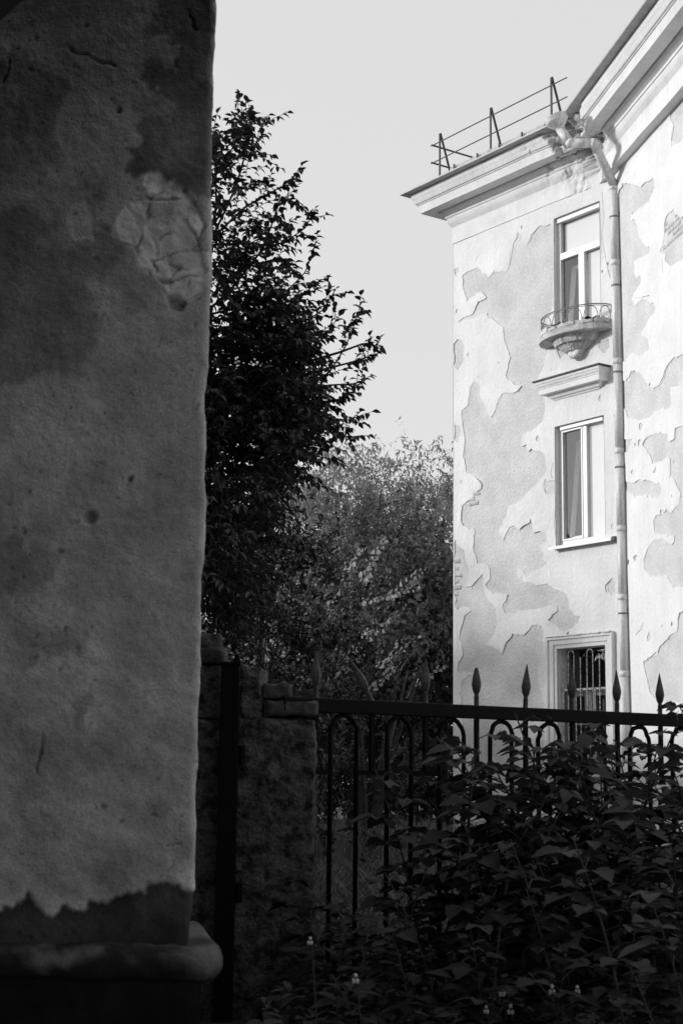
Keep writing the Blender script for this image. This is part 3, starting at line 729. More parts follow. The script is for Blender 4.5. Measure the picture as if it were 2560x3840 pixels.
for (t0, t1) in ((1.25, 1.72), (2.25, 2.95)):
    V = []; n = 6
    for k in range(n):
        t = t0 + (t1 - t0) * k / (n - 1); e = .018 * math.sin(k * 2.9 + t0 * 5)
        V += [arc(t, .66, .39, 7.80), arc(t, .64, .375, 7.90 + e), arc(t, .60, .34, 7.90 + e), arc(t, .6, .34, 7.80)]
    F = [(4 * k + j, 4 * k + (j + 1) % 4, 4 * k + 4 + (j + 1) % 4, 4 * k + 4 + j) for k in range(n - 1) for j in range(4)] + [(3, 2, 1, 0), (4 * n - 4, 4 * n - 3, 4 * n - 2, 4 * n - 1)]
    m = MB(); m.add(V, F); m.build("roofing_felt", M['fence'], bal)
ra, rb = .70, .42
m = MB(); m.tube([arc(t, ra, rb, 8.085) for t in np.linspace(0.0, math.pi, 30)], .010, 6); m.build("hand_rail", M['railrust'], bal)
m = MB(); m.tube([arc(t, ra, rb, 8.06) for t in np.linspace(0.0, math.pi, 30)], .006, 5); m.build("hand_rail", M['railrust'], bal)
nh = 7
for i in range(nh):
    t0 = math.pi * (i + .06) / nh; t1 = math.pi * (i + .94) / nh
    pts = []
    for k in range(13):
        s = k / 12; t = t0 + (t1 - t0) * (.5 - .5 * math.cos(math.pi * s))
        pts.append(arc(t, ra, rb, 7.83 + .225 * math.sin(math.pi * s) ** .6))
    m = MB(); m.tube(pts, .0062, 5); m.build("hoop", M['railrust'], bal)
for i in range(nh + 1):
    t = math.pi * i / nh
    m = MB(); m.tube([arc(t, ra, rb, 7.78), arc(t, ra, rb, 7.90 if 0 < i < nh else 8.08)], .008, 5); m.build("post", M['railrust'], bal)

# ---- rain pipe with hopper
rp = empty("rain_pipe", (4.0 - C[0], 22.66 - C[1], 0)); rp.parent = bld
def seg(pts, r, name, n=16, mat='pipe', smooth=True):
    m = MB(); m.tube(pts, r, n); return m.build(name, M[mat], rp, smooth=smooth)
RP = .068
pe2 = np.array([3.736, 22.95, 10.527]); pe1 = np.array([3.40, 23.02, 10.545]); pf = np.array([3.268, 23.12, 10.80]); pt = np.array([3.195, 23.12, 10.985]); pe3 = np.array([4.034, 22.94, 9.86])
camp = np.array([0, 0, .95])
pe2, pe1, pf, pt = [camp + (q - camp) * .975 for q in (pe2, pe1, pf, pt)]
seg([pf, pe1 + (pf - pe1) * .05], RP, "elbow"); seg([pe1 + (pf - pe1) * .12, pe1, pe1 + (pe2 - pe1) * .1], RP * 1.03, "elbow"); seg([pe1, pe2], RP, "elbow")
seg([pe2 - (pe2 - pe1) * .08, pe2, pe2 + (pe3 - pe2) * .06], RP * 1.05, "elbow"); seg([pe2, pe3], RP, "elbow")
bot = np.array([4.035, 22.66, .25])
zs = [9.80, 8.62, 7.1, 5.75, 4.6, 3.6, 2.5, 1.3, .25]
bot = np.array([4.075, 22.9, .25])
at = lambda z: pe3 + (bot - pe3) * ((pe3[2] - z) / (pe3[2] - bot[2]))
for i in range(len(zs) - 1):
    seg([at(zs[i] + (.05 if i else .0)), at(zs[i + 1])], RP * (1.0 + .0 * i), "length")
    seg([at(zs[i] + .055), at(zs[i] - .03)], RP * 1.07, "socket")
for z in (9.35, 8.28, 6.95, 5.52, 3.38, 1.9):
    p = at(z); seg([p + [0, 0, .012], p - [0, 0, .012]], RP * 1.12, "clip", mat='railrust')
    m = MB(); m.tube([p, p + (-nB) * .17 + dB * .02], .012, 5); m.tube([p - nB * .06 + dB * .05, p - nB * .06 + dB * .05 + np.array([0, 0, .07])], .012, 5); m.build("bracket", M['darkmetal'], rp)

ax = (pt - pf) / np.linalg.norm(pt - pf)
seg([pf - ax * .02, pf + ax * .03, pf + ax * .13, pf + ax * .145, pf + ax * .22, pf + ax * .225], [RP, RP * 1.05, .165, .172, .176, .16], "hopper", 20, smooth=False)

# ================================================================== ARCADE BUILDING in the foreground (its pier, arch and added unseen wing shade the viewer)
arc_b = empty("arcade_building", (-1.0, 4.5, 0))
tag(arc_b, "dark stuccoed arcade pier with stained plaster on a rounded base, close at left", "building")
EDGE = [(-0.398,3.267),(-0.398,3.184),(-0.398,3.105),(-0.403,3.032),(-0.399,2.925),(-0.4,2.829),(-0.399,2.686),(-0.396,2.544),(-0.39,2.404),(-0.392,2.311),(-0.392,2.189),(-0.393,2.121),(-0.396,2.084),(-0.402,2.052),(-0.399,2.007),(-0.392,1.962),(-0.391,1.872),(-0.392,1.805),(-0.386,1.756),(-0.388,1.672),(-0.389,1.562),(-0.395,1.518),(-0.392,1.388),(-0.388,1.216),(-0.392,1.262),(-0.392,1.05),(-0.394,0.924),(-0.391,0.717),(-0.393,0.614),(-0.397,0.512)]
D1 = [(-0.591,3.414),(-0.592,3.215),(-0.616,3.191),(-0.647,3.156),(-0.677,3.214),(-0.687,3.229),(-0.662,3.185),(-0.652,3.158),(-0.629,3.146),(-0.606,3.151),(-0.569,3.142),(-0.536,3.113),(-0.494,3.104),(-0.498,3.055),(-0.511,3.035),(-0.552,3.049),(-0.58,3.061),(-0.626,3.063),(-0.627,3.029),(-0.61,3.0),(-0.578,2.991),(-0.549,2.952),(-0.503,2.934),(-0.497,2.895),(-0.529,2.875),(-0.556,2.88),(-0.575,2.884),(-0.607,2.889),(-0.638,2.874),(-0.61,2.85),(-0.609,2.822),(-0.645,2.816),(-0.626,2.778),(-0.629,2.74),(-0.65,2.711),(-0.587,2.707),(-0.556,2.717),(-0.523,2.703),(-0.482,2.666),(-0.44,2.638),(-0.386,2.639),(-0.39,2.974),(-0.392,3.417)]
D2 = [(-1.177,3.095),(-0.953,3.098),(-0.937,3.059),(-0.887,3.055),(-0.836,3.036),(-0.811,2.997),(-0.818,2.949),(-0.849,2.919),(-0.842,2.857),(-0.872,2.823),(-0.852,2.775),(-0.873,2.727),(-0.931,2.703),(-1.156,2.685)]
D3 = [(-1.151,2.6),(-0.949,2.603),(-0.889,2.585),(-0.865,2.538),(-0.804,2.492),(-0.74,2.455),(-0.721,2.54),(-0.693,2.644),(-0.767,2.686),(-0.809,2.704),(-0.783,2.643),(-0.738,2.625),(-0.722,2.563),(-0.681,2.55),(-0.647,2.494),(-0.65,2.447),(-0.676,2.41),(-0.728,2.376),(-0.721,2.196),(-0.745,2.123),(-1.124,2.072)]
D4 = [(-1.1,1.614),(-0.882,1.613),(-0.786,1.605),(-0.75,1.583),(-0.784,1.548),(-0.82,1.486),(-0.876,1.477),(-1.092,1.466)]
D5 = [(-0.916,1.398),(-0.829,1.391),(-0.733,1.366),(-0.714,1.315),(-0.772,1.271),(-0.846,1.278),(-0.93,1.338)]
D6 = [(-0.738,1.173),(-0.691,1.173),(-0.69,1.135),(-0.702,1.118),(-0.704,1.071),(-0.718,1.096),(-0.73,1.079),(-0.734,1.13)]
D7 = [(-0.633,0.742),(-0.549,0.752),(-0.506,0.744),(-0.468,0.728),(-0.45,0.699),(-0.445,0.675),(-0.419,0.642),(-0.629,0.632),(-0.673,0.693)]
L1 = [(-0.569,2.722),(-0.537,2.713),(-0.486,2.675),(-0.449,2.638),(-0.43,2.591),(-0.423,2.516),(-0.413,2.45),(-0.403,2.422),(-0.415,2.357),(-0.463,2.315),(-0.513,2.342),(-0.522,2.374),(-0.559,2.388),(-0.591,2.429),(-0.606,2.476),(-0.643,2.494),(-0.68,2.526),(-0.663,2.55),(-0.655,2.588),(-0.633,2.612),(-0.589,2.636),(-0.586,2.693)]
L2 = [(-0.796,2.629),(-0.765,2.634),(-0.742,2.61),(-0.734,2.54),(-0.742,2.511),(-0.787,2.506),(-0.81,2.562),(-0.809,2.605)]
HOLE = [(-0.515,2.342),(-0.49,2.345),(-0.465,2.315),(-0.471,2.296),(-0.507,2.305)]
JAG = [(-1.129,0.585),(-0.92,0.587),(-0.908,0.606),(-0.887,0.6),(-0.867,0.608),(-0.845,0.637),(-0.821,0.617),(-0.79,0.581),(-0.761,0.581),(-0.753,0.606),(-0.724,0.598),(-0.686,0.594),(-0.682,0.615),(-0.637,0.619),(-0.612,0.628),(-0.57,0.64),(-0.545,0.645),(-0.528,0.627),(-0.525,0.662),(-0.503,0.656),(-0.462,0.67),(-0.424,0.663),(-0.419,0.646),(-0.377,0.643)]
CRACKS = [ [(-0.585,2.636),(-0.53,2.635),(-0.485,2.637)],[(-0.643,2.492),(-0.616,2.49),(-0.601,2.518),(-0.606,2.541)],[(-0.616,2.485),(-0.591,2.429),(-0.563,2.388)],[(-0.532,2.379),(-0.52,2.356),(-0.513,2.342),(-0.467,2.315)],[(-0.474,2.543),(-0.501,2.538),(-0.523,2.528),(-0.54,2.509)],[(-0.438,2.629),(-0.425,2.567),(-0.428,2.516)],[(-0.468,2.506),(-0.445,2.487),(-0.396,2.479)],[(-0.475,3.227),(-0.472,3.207),(-0.46,3.173)],[(-0.834,3.107),(-0.792,3.083),(-0.741,3.076),(-0.699,3.057)],[(-0.511,2.449),(-0.479,2.431),(-0.447,2.403),(-0.46,2.375)],[(-0.507,2.379),(-0.51,2.402),(-0.479,2.431)],[(-0.563,2.514),(-0.552,2.472),(-0.555,2.42)],[(-0.878,1.321),(-0.843,1.321)],[(-0.833,1.236),(-0.81,1.24)],[(-0.819,1.059),(-0.82,1.032),(-0.833,0.994),(-0.836,0.964)],[(-0.465,0.771),(-0.427,0.775)],[(-0.518,0.849),(-0.493,0.846)],[(-1.011,3.073),(-1.005,3.039),(-1.021,2.995)] ]
DOTS = [(-0.715,1.683),(-0.606,1.795),(-0.678,2.911)]

def pier_mesh():
    st = .005
    Zs = np.arange(.49, 3.75, st); E = np.array(EDGE)[::-1]
    ex = np.interp(Zs, E[:, 1], E[:, 0])
    d = np.r_[np.arange(0, .95, st), np.linspace(1.0, 2.2, 6)]
    # columns from far left to the rounded arris, then the side face going back
    rad = .018
    cols = []
    for dd in d[::-1]: cols.append((-(dd + rad), 0.0, 0))
    for t in np.linspace(.25, 1, 4) * math.pi / 2: cols.append((-rad + rad * math.sin(t), rad - rad * math.cos(t), t))
    for b in (.03, .06, .1, .2, .4, .7, .8): cols.append((-.16 * b, rad + b, math.pi / 2))
    K = len(cols); N = len(Zs)
    cx = np.array([c[0] for c in cols]); cy = np.array([c[1] for c in cols]); ct = np.array([c[2] for c in cols])
    X = ex[:, None] + cx[None, :]; Y = np.broadcast_to(4.5 + cy[None, :], X.shape); Z = np.broadcast_to(Zs[:, None], X.shape)
    P = np.c_[X.ravel(), Y.ravel(), Z.ravel()]
    p2 = P[:, [0, 2]]
    Q = np.c_[p2, np.zeros(len(p2))]; Qs = np.c_[P[:, 0] + P[:, 1], P[:, 2], np.zeros(len(P))]
    warp = np.c_[fbm(Q, 16, 4, 61), fbm(Q, 16, 4, 71)] * .028
    fine = fbm(Qs, 30, 4, 3); big = fbm(Qs, 3.2, 4, 4); midn = fbm(Qs, 9, 4, 8)
    tone = 1.0 + .26 * big + .26 * midn + .14 * fine
    h = .007 * big + .0035 * midn + .0018 * fine + .0008 * fbm(Qs, 80, 2, 77)
    def m_(poly, w=1.0, soft=0):
        return inside(np.array(poly), p2 + warp * w).astype(float)
    def blur(mask, n):
        a = mask.reshape(N, K)
        for _ in range(n):
            a = (a + np.roll(a, 1, 0) + np.roll(a, -1, 0) + np.roll(a, 1, 1) + np.roll(a, -1, 1)) / 5
        return a.ravel()
    hf = np.c_[fbm(Q, 55, 3, 201), fbm(Q, 55, 3, 211)] * .03
    warp0 = warp; warp = warp + hf * .8
    d1 = np.maximum(m_(D1, 1.1), (inside(np.array(D1), p2 + warp * 2.2)).astype(float) * .6); d1 = blur(d1, 1); h -= .0015 * d1; tone *= 1 - .58 * d1 * np.clip(.95 + .9 * midn, .4, 1.2)
    d2 = .5 * blur(m_(D2, 1.9), 8) + .5 * blur(m_(D2, 1.5), 1); tone *= 1 - .42 * d2
    d3 = .6 * blur(m_(D3, 2.1), 10) + .4 * blur(m_(D3, 2.0), 1); tone *= 1 - .40 * d3
    for D, f in ((D4, .34), (D5, .30)): tone *= 1 - f * blur(m_(D, 1.6), 2)
    tone *= 1 - .35 * blur(m_(D6, .6), 2); tone *= 1 - .22 * blur(m_(D7, 1.2), 3)
    warp = warp0
    l1 = blur(m_(L1, .9), 1); tone *= 1 + .80 * l1; h += l1 * (-.006 + .011 * fbm(Q, 22, 4, 91) + .004 * fine)
    # cracked plates: uneven cells with open joints between them
    sd = np.random.default_rng(5); cells = np.c_[sd.uniform(-.70, -.36, 22), sd.uniform(2.10, 2.72, 22)]; ch = sd.uniform(-1, 1, 22); tl = sd.normal(0, 1, (22, 2))
    pc = p2 + warp * .5 + hf * .25; sel = np.where(l1 > .3)[0]
    dd = np.linalg.norm(pc[sel][:, None, :] - cells[None], axis=2); od = np.argsort(dd, axis=1)[:, :2]
    g1 = dd[np.arange(len(sel)), od[:, 0]]; g2 = dd[np.arange(len(sel)), od[:, 1]]; ci = od[:, 0]
    gap = np.clip(1.25 - (g2 - g1) / (.0045 + .004 * fine[sel]), 0, 1) * np.clip(fbm(Q[sel], 8, 2, 301) * 3 + .6, 0, 1)
    h[sel] += (ch[ci] * .0025 + ((pc[sel] - cells[ci]) * tl[ci]).sum(1) * .05) - .011 * gap
    tone[sel] *= (1 + .08 * ch[ci]) * (1 - .62 * gap)
    l2 = blur(m_(L2, .4), 1); tone *= 1 + .22 * l2; h -= .004 * l2
    ho = blur(m_(HOLE, .3), 1); h -= .035 * ho; tone *= 1 - .35 * ho
    jj = np.array(JAG); jz = np.interp(p2[:, 0] + warp[:, 0] * .5, jj[:, 0], jj[:, 1]) + warp[:, 1] * .35
    low = blur((p2[:, 1] < jz + .018 * fbm(Q, 40, 3, 171)).astype(float), 1); tone *= 1 - (.91 - .08 * midn) * low; h -= .006 * low
    for ln in CRACKS:
        L = np.array(ln)
        pw = p2 + warp * .55 + np.c_[fbm(Q, 45, 2, 141), fbm(Q, 45, 2, 151)] * .008
        dist = np.full(len(p2), 9.0)
        for a, b in zip(L[:-1], L[1:]):
            ab = b - a; t = np.clip(((pw - a) @ ab) / (ab @ ab), 0, 1)
            dist = np.minimum(dist, np.linalg.norm(pw - a - t[:, None] * ab, axis=1))
        wv = .0035 + .003 * np.clip(fbm(Q, 18, 2, 131), -.8, 1); c = np.clip(1.3 - dist / wv, 0, 1) * np.clip(.75 + 1.2 * fbm(Q, 20, 2, 161), 0, 1); h -= .010 * c; tone *= 1 - .6 * c
    for (x, z), r in zip(DOTS, (.017, .007, .008)):
        c = np.clip(1.4 - np.linalg.norm(p2 - [x, z], axis=1) / r, 0, 1); h -= .03 * c; tone *= 1 - .6 * c
    # pits, trowel marks
    pits = np.clip(fbm(Qs, 60, 2, 15) - .60 + .25 * midn, 0, 1) * 3; h -= .006 * pits; tone *= 1 - .7 * np.clip(pits, 0, 1)
    trow = fbm(np.c_[Qs[:, 0] * .7 + Qs[:, 1] * .25, Qs[:, 1], Qs[:, 2]], 13, 3, 25); h += .006 * trow * np.clip((1.9 - P[:, 2]), 0, 1)
    tone *= 1 + .16 * trow * np.clip((2.0 - P[:, 2]), 0, 1)
    nx = np.broadcast_to(np.sin(ct)[None, :], X.shape).ravel(); ny = -np.broadcast_to(np.cos(ct)[None, :], X.shape).ravel()
    P[:, 0] += nx * h; P[:, 1] += ny * h
    idx = np.arange(N * K).reshape(N, K)
    F = np.stack([idx[:-1, :-1], idx[:-1, 1:], idx[1:, 1:], idx[1:, :-1]], -1).reshape(-1, 4)
    me = mesh_np("pier", P - np.array(wloc(arc_b)), F, True)
    a = me.attributes.new("tone", 'FLOAT', 'POINT'); a.data.foreach_set("value", np.clip(tone, .06, 2.1).astype(np.float32))
    link("pier", me, M['pier'], arc_b)
pier_mesh()
# rounded base moulding running round the pier, then the plinth below it
def base_moulding():
    prof = []
    for t in np.linspace(math.pi / 2, -math.pi / 2, 15): prof.append((.052 + .048 * math.cos(t), .462 + .046 * math.sin(t)))
    prof = [(-.03, .508)] + prof + [(-.03, .415)]
    xs = list(np.arange(-3.0, -1.2, .2)) + list(np.arange(-1.2, -.43, .012)); xe = -.402
    path = [(np.array([x, 4.5, 0]), np.array([0, -1.0, 0])) for x in xs]
    for t in np.linspace(0, math.pi / 2, 7): path.append((np.array([xe, 4.5, 0]), np.array([math.sin(t), -math.cos(t), 0])))
    for y in (4.6, 4.8, 5.2): path.append((np.array([xe - .16 * (y - 4.5), y, 0]), np.array([1.0, 0, 0])))
    P = np.array([[p + mv * o + np.array([0, 0, z]) for (o, z) in prof] for p, mv in path]); k = len(prof)
    flat = P.reshape(-1, 3); flat = flat + np.c_[fbm(flat, 16, 3, 1), fbm(flat, 16, 3, 2), fbm(flat, 12, 3, 3)] * .010 + np.c_[np.zeros(len(flat)), fbm(flat, 45, 3, 4), fbm(flat, 45, 3, 5)] * .006
    F = [(i * k + j, i * k + j + 1, (i + 1) * k + j + 1, (i + 1) * k + j) for i in range(len(path) - 1) for j in range(k - 1)]
    me = mesh_np("base_moulding", flat - np.array(wloc(arc_b)), np.array(F), True)
    T = .04 + .22 * np.clip(fbm(flat, 11, 4, 12) * 2.6 + (flat[:, 2] - .47) * 12 + (flat[:, 0] + .62) * .7, 0, 1)  # top and right end lightened: light falling there put into the tone
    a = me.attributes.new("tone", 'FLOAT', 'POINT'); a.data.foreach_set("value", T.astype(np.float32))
    link("base_moulding", me, M['pier'], arc_b)
base_moulding()
m = MB(); V8 = [(-3, 4.45, z) for z in (-.05, .425)] + [(-.36, 4.45, z) for z in (-.05, .425)] + [(-.47, 5.3, z) for z in (-.05, .425)] + [(-3, 5.3, z) for z in (-.05, .425)]
m.add(V8, [(0, 2, 3, 1), (2, 4, 5, 3), (4, 6, 7, 5), (1, 3, 5, 7)]); m.build("plinth", M['plinth'], arc_b)
m = MB(); m.box((-3, 4.56, .42), (-.62, 5.3, 6.5)); m.build("pier_core", M['arch'], arc_b)
# arch across the opening in front of the pier, porch roof, back and side walls, upper storey
def arch_wall(y0, y1, cx, cz, r, x0, x1, ztop):
    n = 40; m = MB(); 
    A = [(cx - r, -.05)] + [(cx + r * math.cos(t), cz + r * math.sin(t)) for t in np.linspace(math.pi, 0, n)] + [(cx + r, -.05)]
    k = len(A)
    V = [(x, y0, z) for x, z in A] + [(x, y1, z) for x, z in A]
    T = [(x0, -.05)] + [(x0 + (x1 - x0) * (i / (n - 1)), ztop) for i in range(n)] + [(x1, -.05)]
    V += [(x, y0, z) for x, z in T] + [(x, y1, z) for x, z in T]
    F = [(i, i + 1, k + i + 1, k + i) for i in range(k - 1)]
    F += [(i + 1, i, 2 * k + i, 2 * k + i + 1) for i in range(k - 1)] + [(k + i, k + i + 1, 3 * k + i + 1, 3 * k + i) for i in range(k - 1)]
    m.add(V, F); return m
arch_wall(3.1, 3.4, .94, .98, 2.40, -4.0, 6.0, 3.95).build("arch", M['arch_shade'], arc_b)
for xx in (-4.0, 5.5):
    m = MB(); m.box((xx, 2.1, -.05), (xx + .5, 2.6, 5.6)); m.build("front_post", M['arch'], arc_b)
m = MB(); m.box((-4, -6, 5.6), (6, 2.6, 9.5)); m.build("upper_storey", M['arch'], arc_b)
for xx in (-4.0, -.6, 2.6, 5.5):
    m = MB(); m.box((xx, -6.0, -.05), (xx + .5, -5.5, 5.6)); m.build("rear_pier", M['arch'], arc_b)
m = MB(); m.box((-4.3, -6.3, -.05), (-4.0, 4.5, 9.5)); m.build("side_wall", M['arch'], arc_b)
m = MB(); m.box((-12, 5.3, -.05), (-1.75, 11.0, 9.5)); m.build("shade_wing", M['arch'], arc_b)  # unseen block added to keep sun off the foreground
m = MB(); m.box((-12, 11.0, -.05), (-3.6, 18.5, 9.5)); m.build("shade_wing", M['arch'], arc_b)  # added out of view so the dark tree stays in shade
m = MB(); m.box((-12, 18.5, -.05), (-4.4, 40.0, 3.4)); m.build("shade_wing", M['arch'], arc_b)  # low unseen block added to keep sun off the lower greenery
# ================================================================== BRICK GATE PILLAR AND STEEL POST
pil = empty("brick_pillar", (-.34, 6.9, 0))
tag(pil, "crumbling brick gate pillar with broken stepped top beside the black fence", "pillar")
YP = 6.7
def pillar_body(lo, hi, seed, n):
    rough("body", M['pillar'], pil, lo, hi, n=n, amp=.026, scale=17, seed=seed, round_=.008)
pillar_body((-.66, YP, -.02), (-.10, YP + .5, 1.205), 3, (44, 20, 90))
pillar_body((-.66, YP + .01, 1.2), (-.488, YP + .42, 1.425), 5, (10, 14, 18))
pillar_body((-.41, YP + .01, 1.2), (-.325, YP + .45, 1.425), 6, (9, 14, 18))
for i, (x0, x1, z0, z1, y0) in enumerate([(-.30, -.092, 1.217, 1.276, .0), (-.322, -.204, 1.288, 1.35, .02), (-.66, -.484, 1.432, 1.494, .0), (-.66, -.505, 1.50, 1.555, .03), (-.322, -.31, 1.21, 1.28, .01), (-.20, -.10, 1.288, 1.34, .27), (-.30, -.10, 1.217, 1.276, .26)]):
    if x1 - x0 < .03: continue
    rough("brick", M['pbrick'], pil, (x0, YP + y0 - .004, z0), (x1, YP + y0 + .24, z1), n=16, amp=.016, scale=30, seed=20 + i, round_=.004)
gp = empty("steel_gate_post", (-.455, 6.64, 0))
tag(gp, "black square steel gate post fixed in front of the brick pillar", "post")
m = MB(); m.box((-.488, 6.62, -.02), (-.412, 6.69, 1.418)); m.build("shaft", M['fence'], gp, bevel=.004)
m = MB(); m.box((-.494, 6.614, 1.418), (-.406, 6.70, 1.432)); m.build("cap", M['fence'], gp, bevel=.003)
for z in (.5, 1.05):
    m = MB(); m.tube([(-.395, 6.64, z - .04), (-.395, 6.64, z + .04)], .014, 8); m.build("hinge", M['fence'], gp)

# ================================================================== IRON FENCE
F0 = np.array([-.097, 6.8, 0]); FD = np.array([.23913, .15997, 0]); FU = FD / np.linalg.norm(FD); FN = np.array([FU[1], -FU[0], 0])
fen = empty("iron_fence", (float(F0[0]), float(F0[1]), 0))
tag(fen, "black iron fence with grey spearheads and round hoops below its top rail", "fence")
NF = 12
def PF(s, z, o=0): return F0 + FU * s + FN * o + np.array([0, 0, z])
SP = float(np.linalg.norm(FD))
m = MB(); m.fbox(PF, (-.17, 1.236, -.02), (SP * NF, 1.296, .02)); m.build("top_rail", M['fence'], fen, bevel=.004)
m = MB(); m.fbox(PF, (-.05, .12, -.015), (SP * NF, .16, .015)); m.build("bottom_rail", M['fence'], fen)
def spear_head(base, tip_dir, name, blunt=False):
    d = Vector(tip_dir).normalized(); x = Vector(FU); x = (x - d * x.dot(d)).normalized(); y = d.cross(x)
    prof = [(0, .0115), (.012, .013), (.016, .017), (.024, .021), (.05, .0275), (.075, .0235), (.12, .0115), (.158, .002)]
    if blunt: prof = prof[:-1] + [(.128, .0075)]
    V = []; nn = 8
    for h, r in prof:
        for j in range(nn):
            t = 2 * math.pi * j / nn
            k = 1.0 if j % 2 == 0 else .84           # four soft edges
            V.append(Vector(base) + d * h + (x * math.cos(t) + y * math.sin(t) * .9) * r * k)
    F = [(i * nn + j, i * nn + (j + 1) % nn, (i + 1) * nn + (j + 1) % nn, (i + 1) * nn + j) for i in range(len(prof) - 1) for j in range(nn)] + [tuple(range((len(prof) - 1) * nn, len(prof) * nn))]
    m = MB(); m.add(V, F); return m
for k in range(NF):
    s = k * SP
    tilt = np.array([0, 0, 1.0])
    if k == 1: tilt = np.array([-.48, -.05, .88])
    if k == 4: tilt = np.array([.045, 0, 1.0])
    if k == 0: tilt = np.array([-.02, 0, 1.0])
    tilt = tilt / np.linalg.norm(tilt)
    nb = PF(s, 1.296); nt = nb + tilt * .042
    sp = empty("spear", tuple(nb - np.array(wloc(fen)))); sp.parent = fen
    m = MB(); m.tube([nb - np.array([0, 0, .004]), nt], .0115, 8); m.build("neck", M['spear'], sp)
    spear_head(nt, tilt, "head", blunt=(k == 3)).build("head", M['spear'], sp, bevel=0)
    m = MB(); m.fbox(PF, (s - .009, .99, -.009), (s + .009, 1.235, .009)); m.build("stub_bar", M['fence'], fen)
    # cross piece under the spear joins the legs of the neighbouring hoops
    m = MB(); m.fbox(PF, (s - SP / 2 + .075, .978, -.007), (s + SP / 2 - .075, .998, .007)); m.build("cross_piece", M['fence'], fen)
    c = s + SP / 2; r = .066
    pts = [PF(c - r, .14)] + [PF(c - r * math.cos(t), 1.155 + r * math.sin(t) * 1.12) for t in np.linspace(0, math.pi, 13)] + [PF(c + r, .14)]
    pts = [p + FU * rng.normal(0, .0015) + FN * rng.normal(0, .003) for p in pts]
    m = MB(); m.tube(pts, .0105, 8); m.build("hoop", M['fence'], fen, smooth=True)

# ================================================================== FOLIAGE TOOLS
def leaf_tpl(rows, fold=.12, droop=.25):
    """ovate leaf along +Y with a folded midrib; rows = [(t, halfwidth)] between base and tip"""
    V = [(0, 0, 0)]
    for t, w in rows: V += [(-w, t, fold * w - droop * t * t), (0, t, -droop * t * t), (w, t, fold * w - droop * t * t)]
    V.append((0, 1, -droop))
    T = [(0, 2, 1), (0, 3, 2)]
    for i in range(len(rows) - 1):
        a = 1 + 3 * i; b = a + 3
        T += [(a, a + 1, b + 1), (a, b + 1, b), (a + 1, a + 2, b + 2), (a + 1, b + 2, b + 1)]
    a = 1 + 3 * (len(rows) - 1); n = len(V) - 1
    T += [(a, a + 1, n), (a + 1, a + 2, n)]
    return np.array(V, float), np.array(T)
TPL_FULL = leaf_tpl([(.16, .19), (.40, .29), (.66, .22), (.86, .09)], .5, .22)
TPL_SER = leaf_tpl([(.08, .16), (.15, .26), (.22, .25), (.32, .35), (.42, .33), (.52, .32), (.62, .25), (.72, .23), (.82, .13), (.90, .09)], .38, .17)
TPL_SLIM = leaf_tpl([(.12, .12), (.28, .19), (.36, .18), (.5, .2), (.62, .16), (.76, .12), (.88, .05)], .5, .38)
TPL_MID = leaf_tpl([(.3, .22), (.68, .18)], .5, .2)
TPL_LANCE = leaf_tpl([(.45, .15)], .5, .35)
TPL_ROUND = leaf_tpl([(.3, .34), (.7, .28)], .4, .15)

def unit(a): return a / (np.linalg.norm(a, axis=-1, keepdims=True) + 1e-9)
def leaves(tpl, pos, axis, up, size):
    V, T = tpl
    y = unit(np.asarray(axis, float)); x = unit(np.cross(y, up)); z = np.cross(x, y)
    Rm = np.stack([x, y, z], axis=-1)
    P = np.einsum('nij,kj->nki', Rm, V) * np.asarray(size)[:, None, None] + np.asarray(pos)[:, None, :]
    n, k = len(pos), len(V)
    F = (T[None] + (np.arange(n) * k)[:, None, None]).reshape(-1, 3)
    return P.reshape(-1, 3), F
class Fol:
    def __init__(s): s.V = []; s.F = []; s.n = 0
    def add(s, VF):
        V, F = VF; s.V.append(V); s.F.append(F + s.n); s.n += len(V)
    def build(s, name, mat, parent):
        V = np.concatenate(s.V) - np.array(wloc(parent)); F = np.concatenate(s.F)
        return link(name, mesh_np(name, V, F, False), mat, parent)
def rvec(n): return unit(rng.normal(size=(n, 3)))

def twig_leaves(pts, tpl, spacing, size, fol, spread=.9, droop=.35, t0=.0):
    """leaves alternating along a polyline"""
    pts = np.asarray(pts, float); sg = np.linalg.norm(np.diff(pts, axis=0), axis=1); L = np.r_[0, np.cumsum(sg)]
    s = np.arange(L[-1] * t0, L[-1], spacing) + rng.uniform(0, spacing * .4)
    s = np.r_[np.clip(s, 0, L[-1]), L[-1]]
    P = np.stack([np.interp(s, L, pts[:, i]) for i in range(3)], 1)
    i = np.clip(np.searchsorted(L, s) - 1, 0, len(sg) - 1); d = unit(np.diff(pts, axis=0))[i]
    side = unit(np.cross(d, [0, 0, 1.0]) + rvec(len(s)) * .35) * np.where(np.arange(len(s)) % 2, 1, -1)[:, None]
    ax = unit(d * .55 + side * spread + np.array([0, 0, -droop]) + rvec(len(s)) * .35)
    ax[-1] = unit(d[-1] + [0, 0, -.3])
    up = unit(np.array([0, 0, 1.0]) + rvec(len(s)) * .55)
    fol.add(leaves(tpl, P, ax, up, size * rng.uniform(.6, 1.15, len(s))))

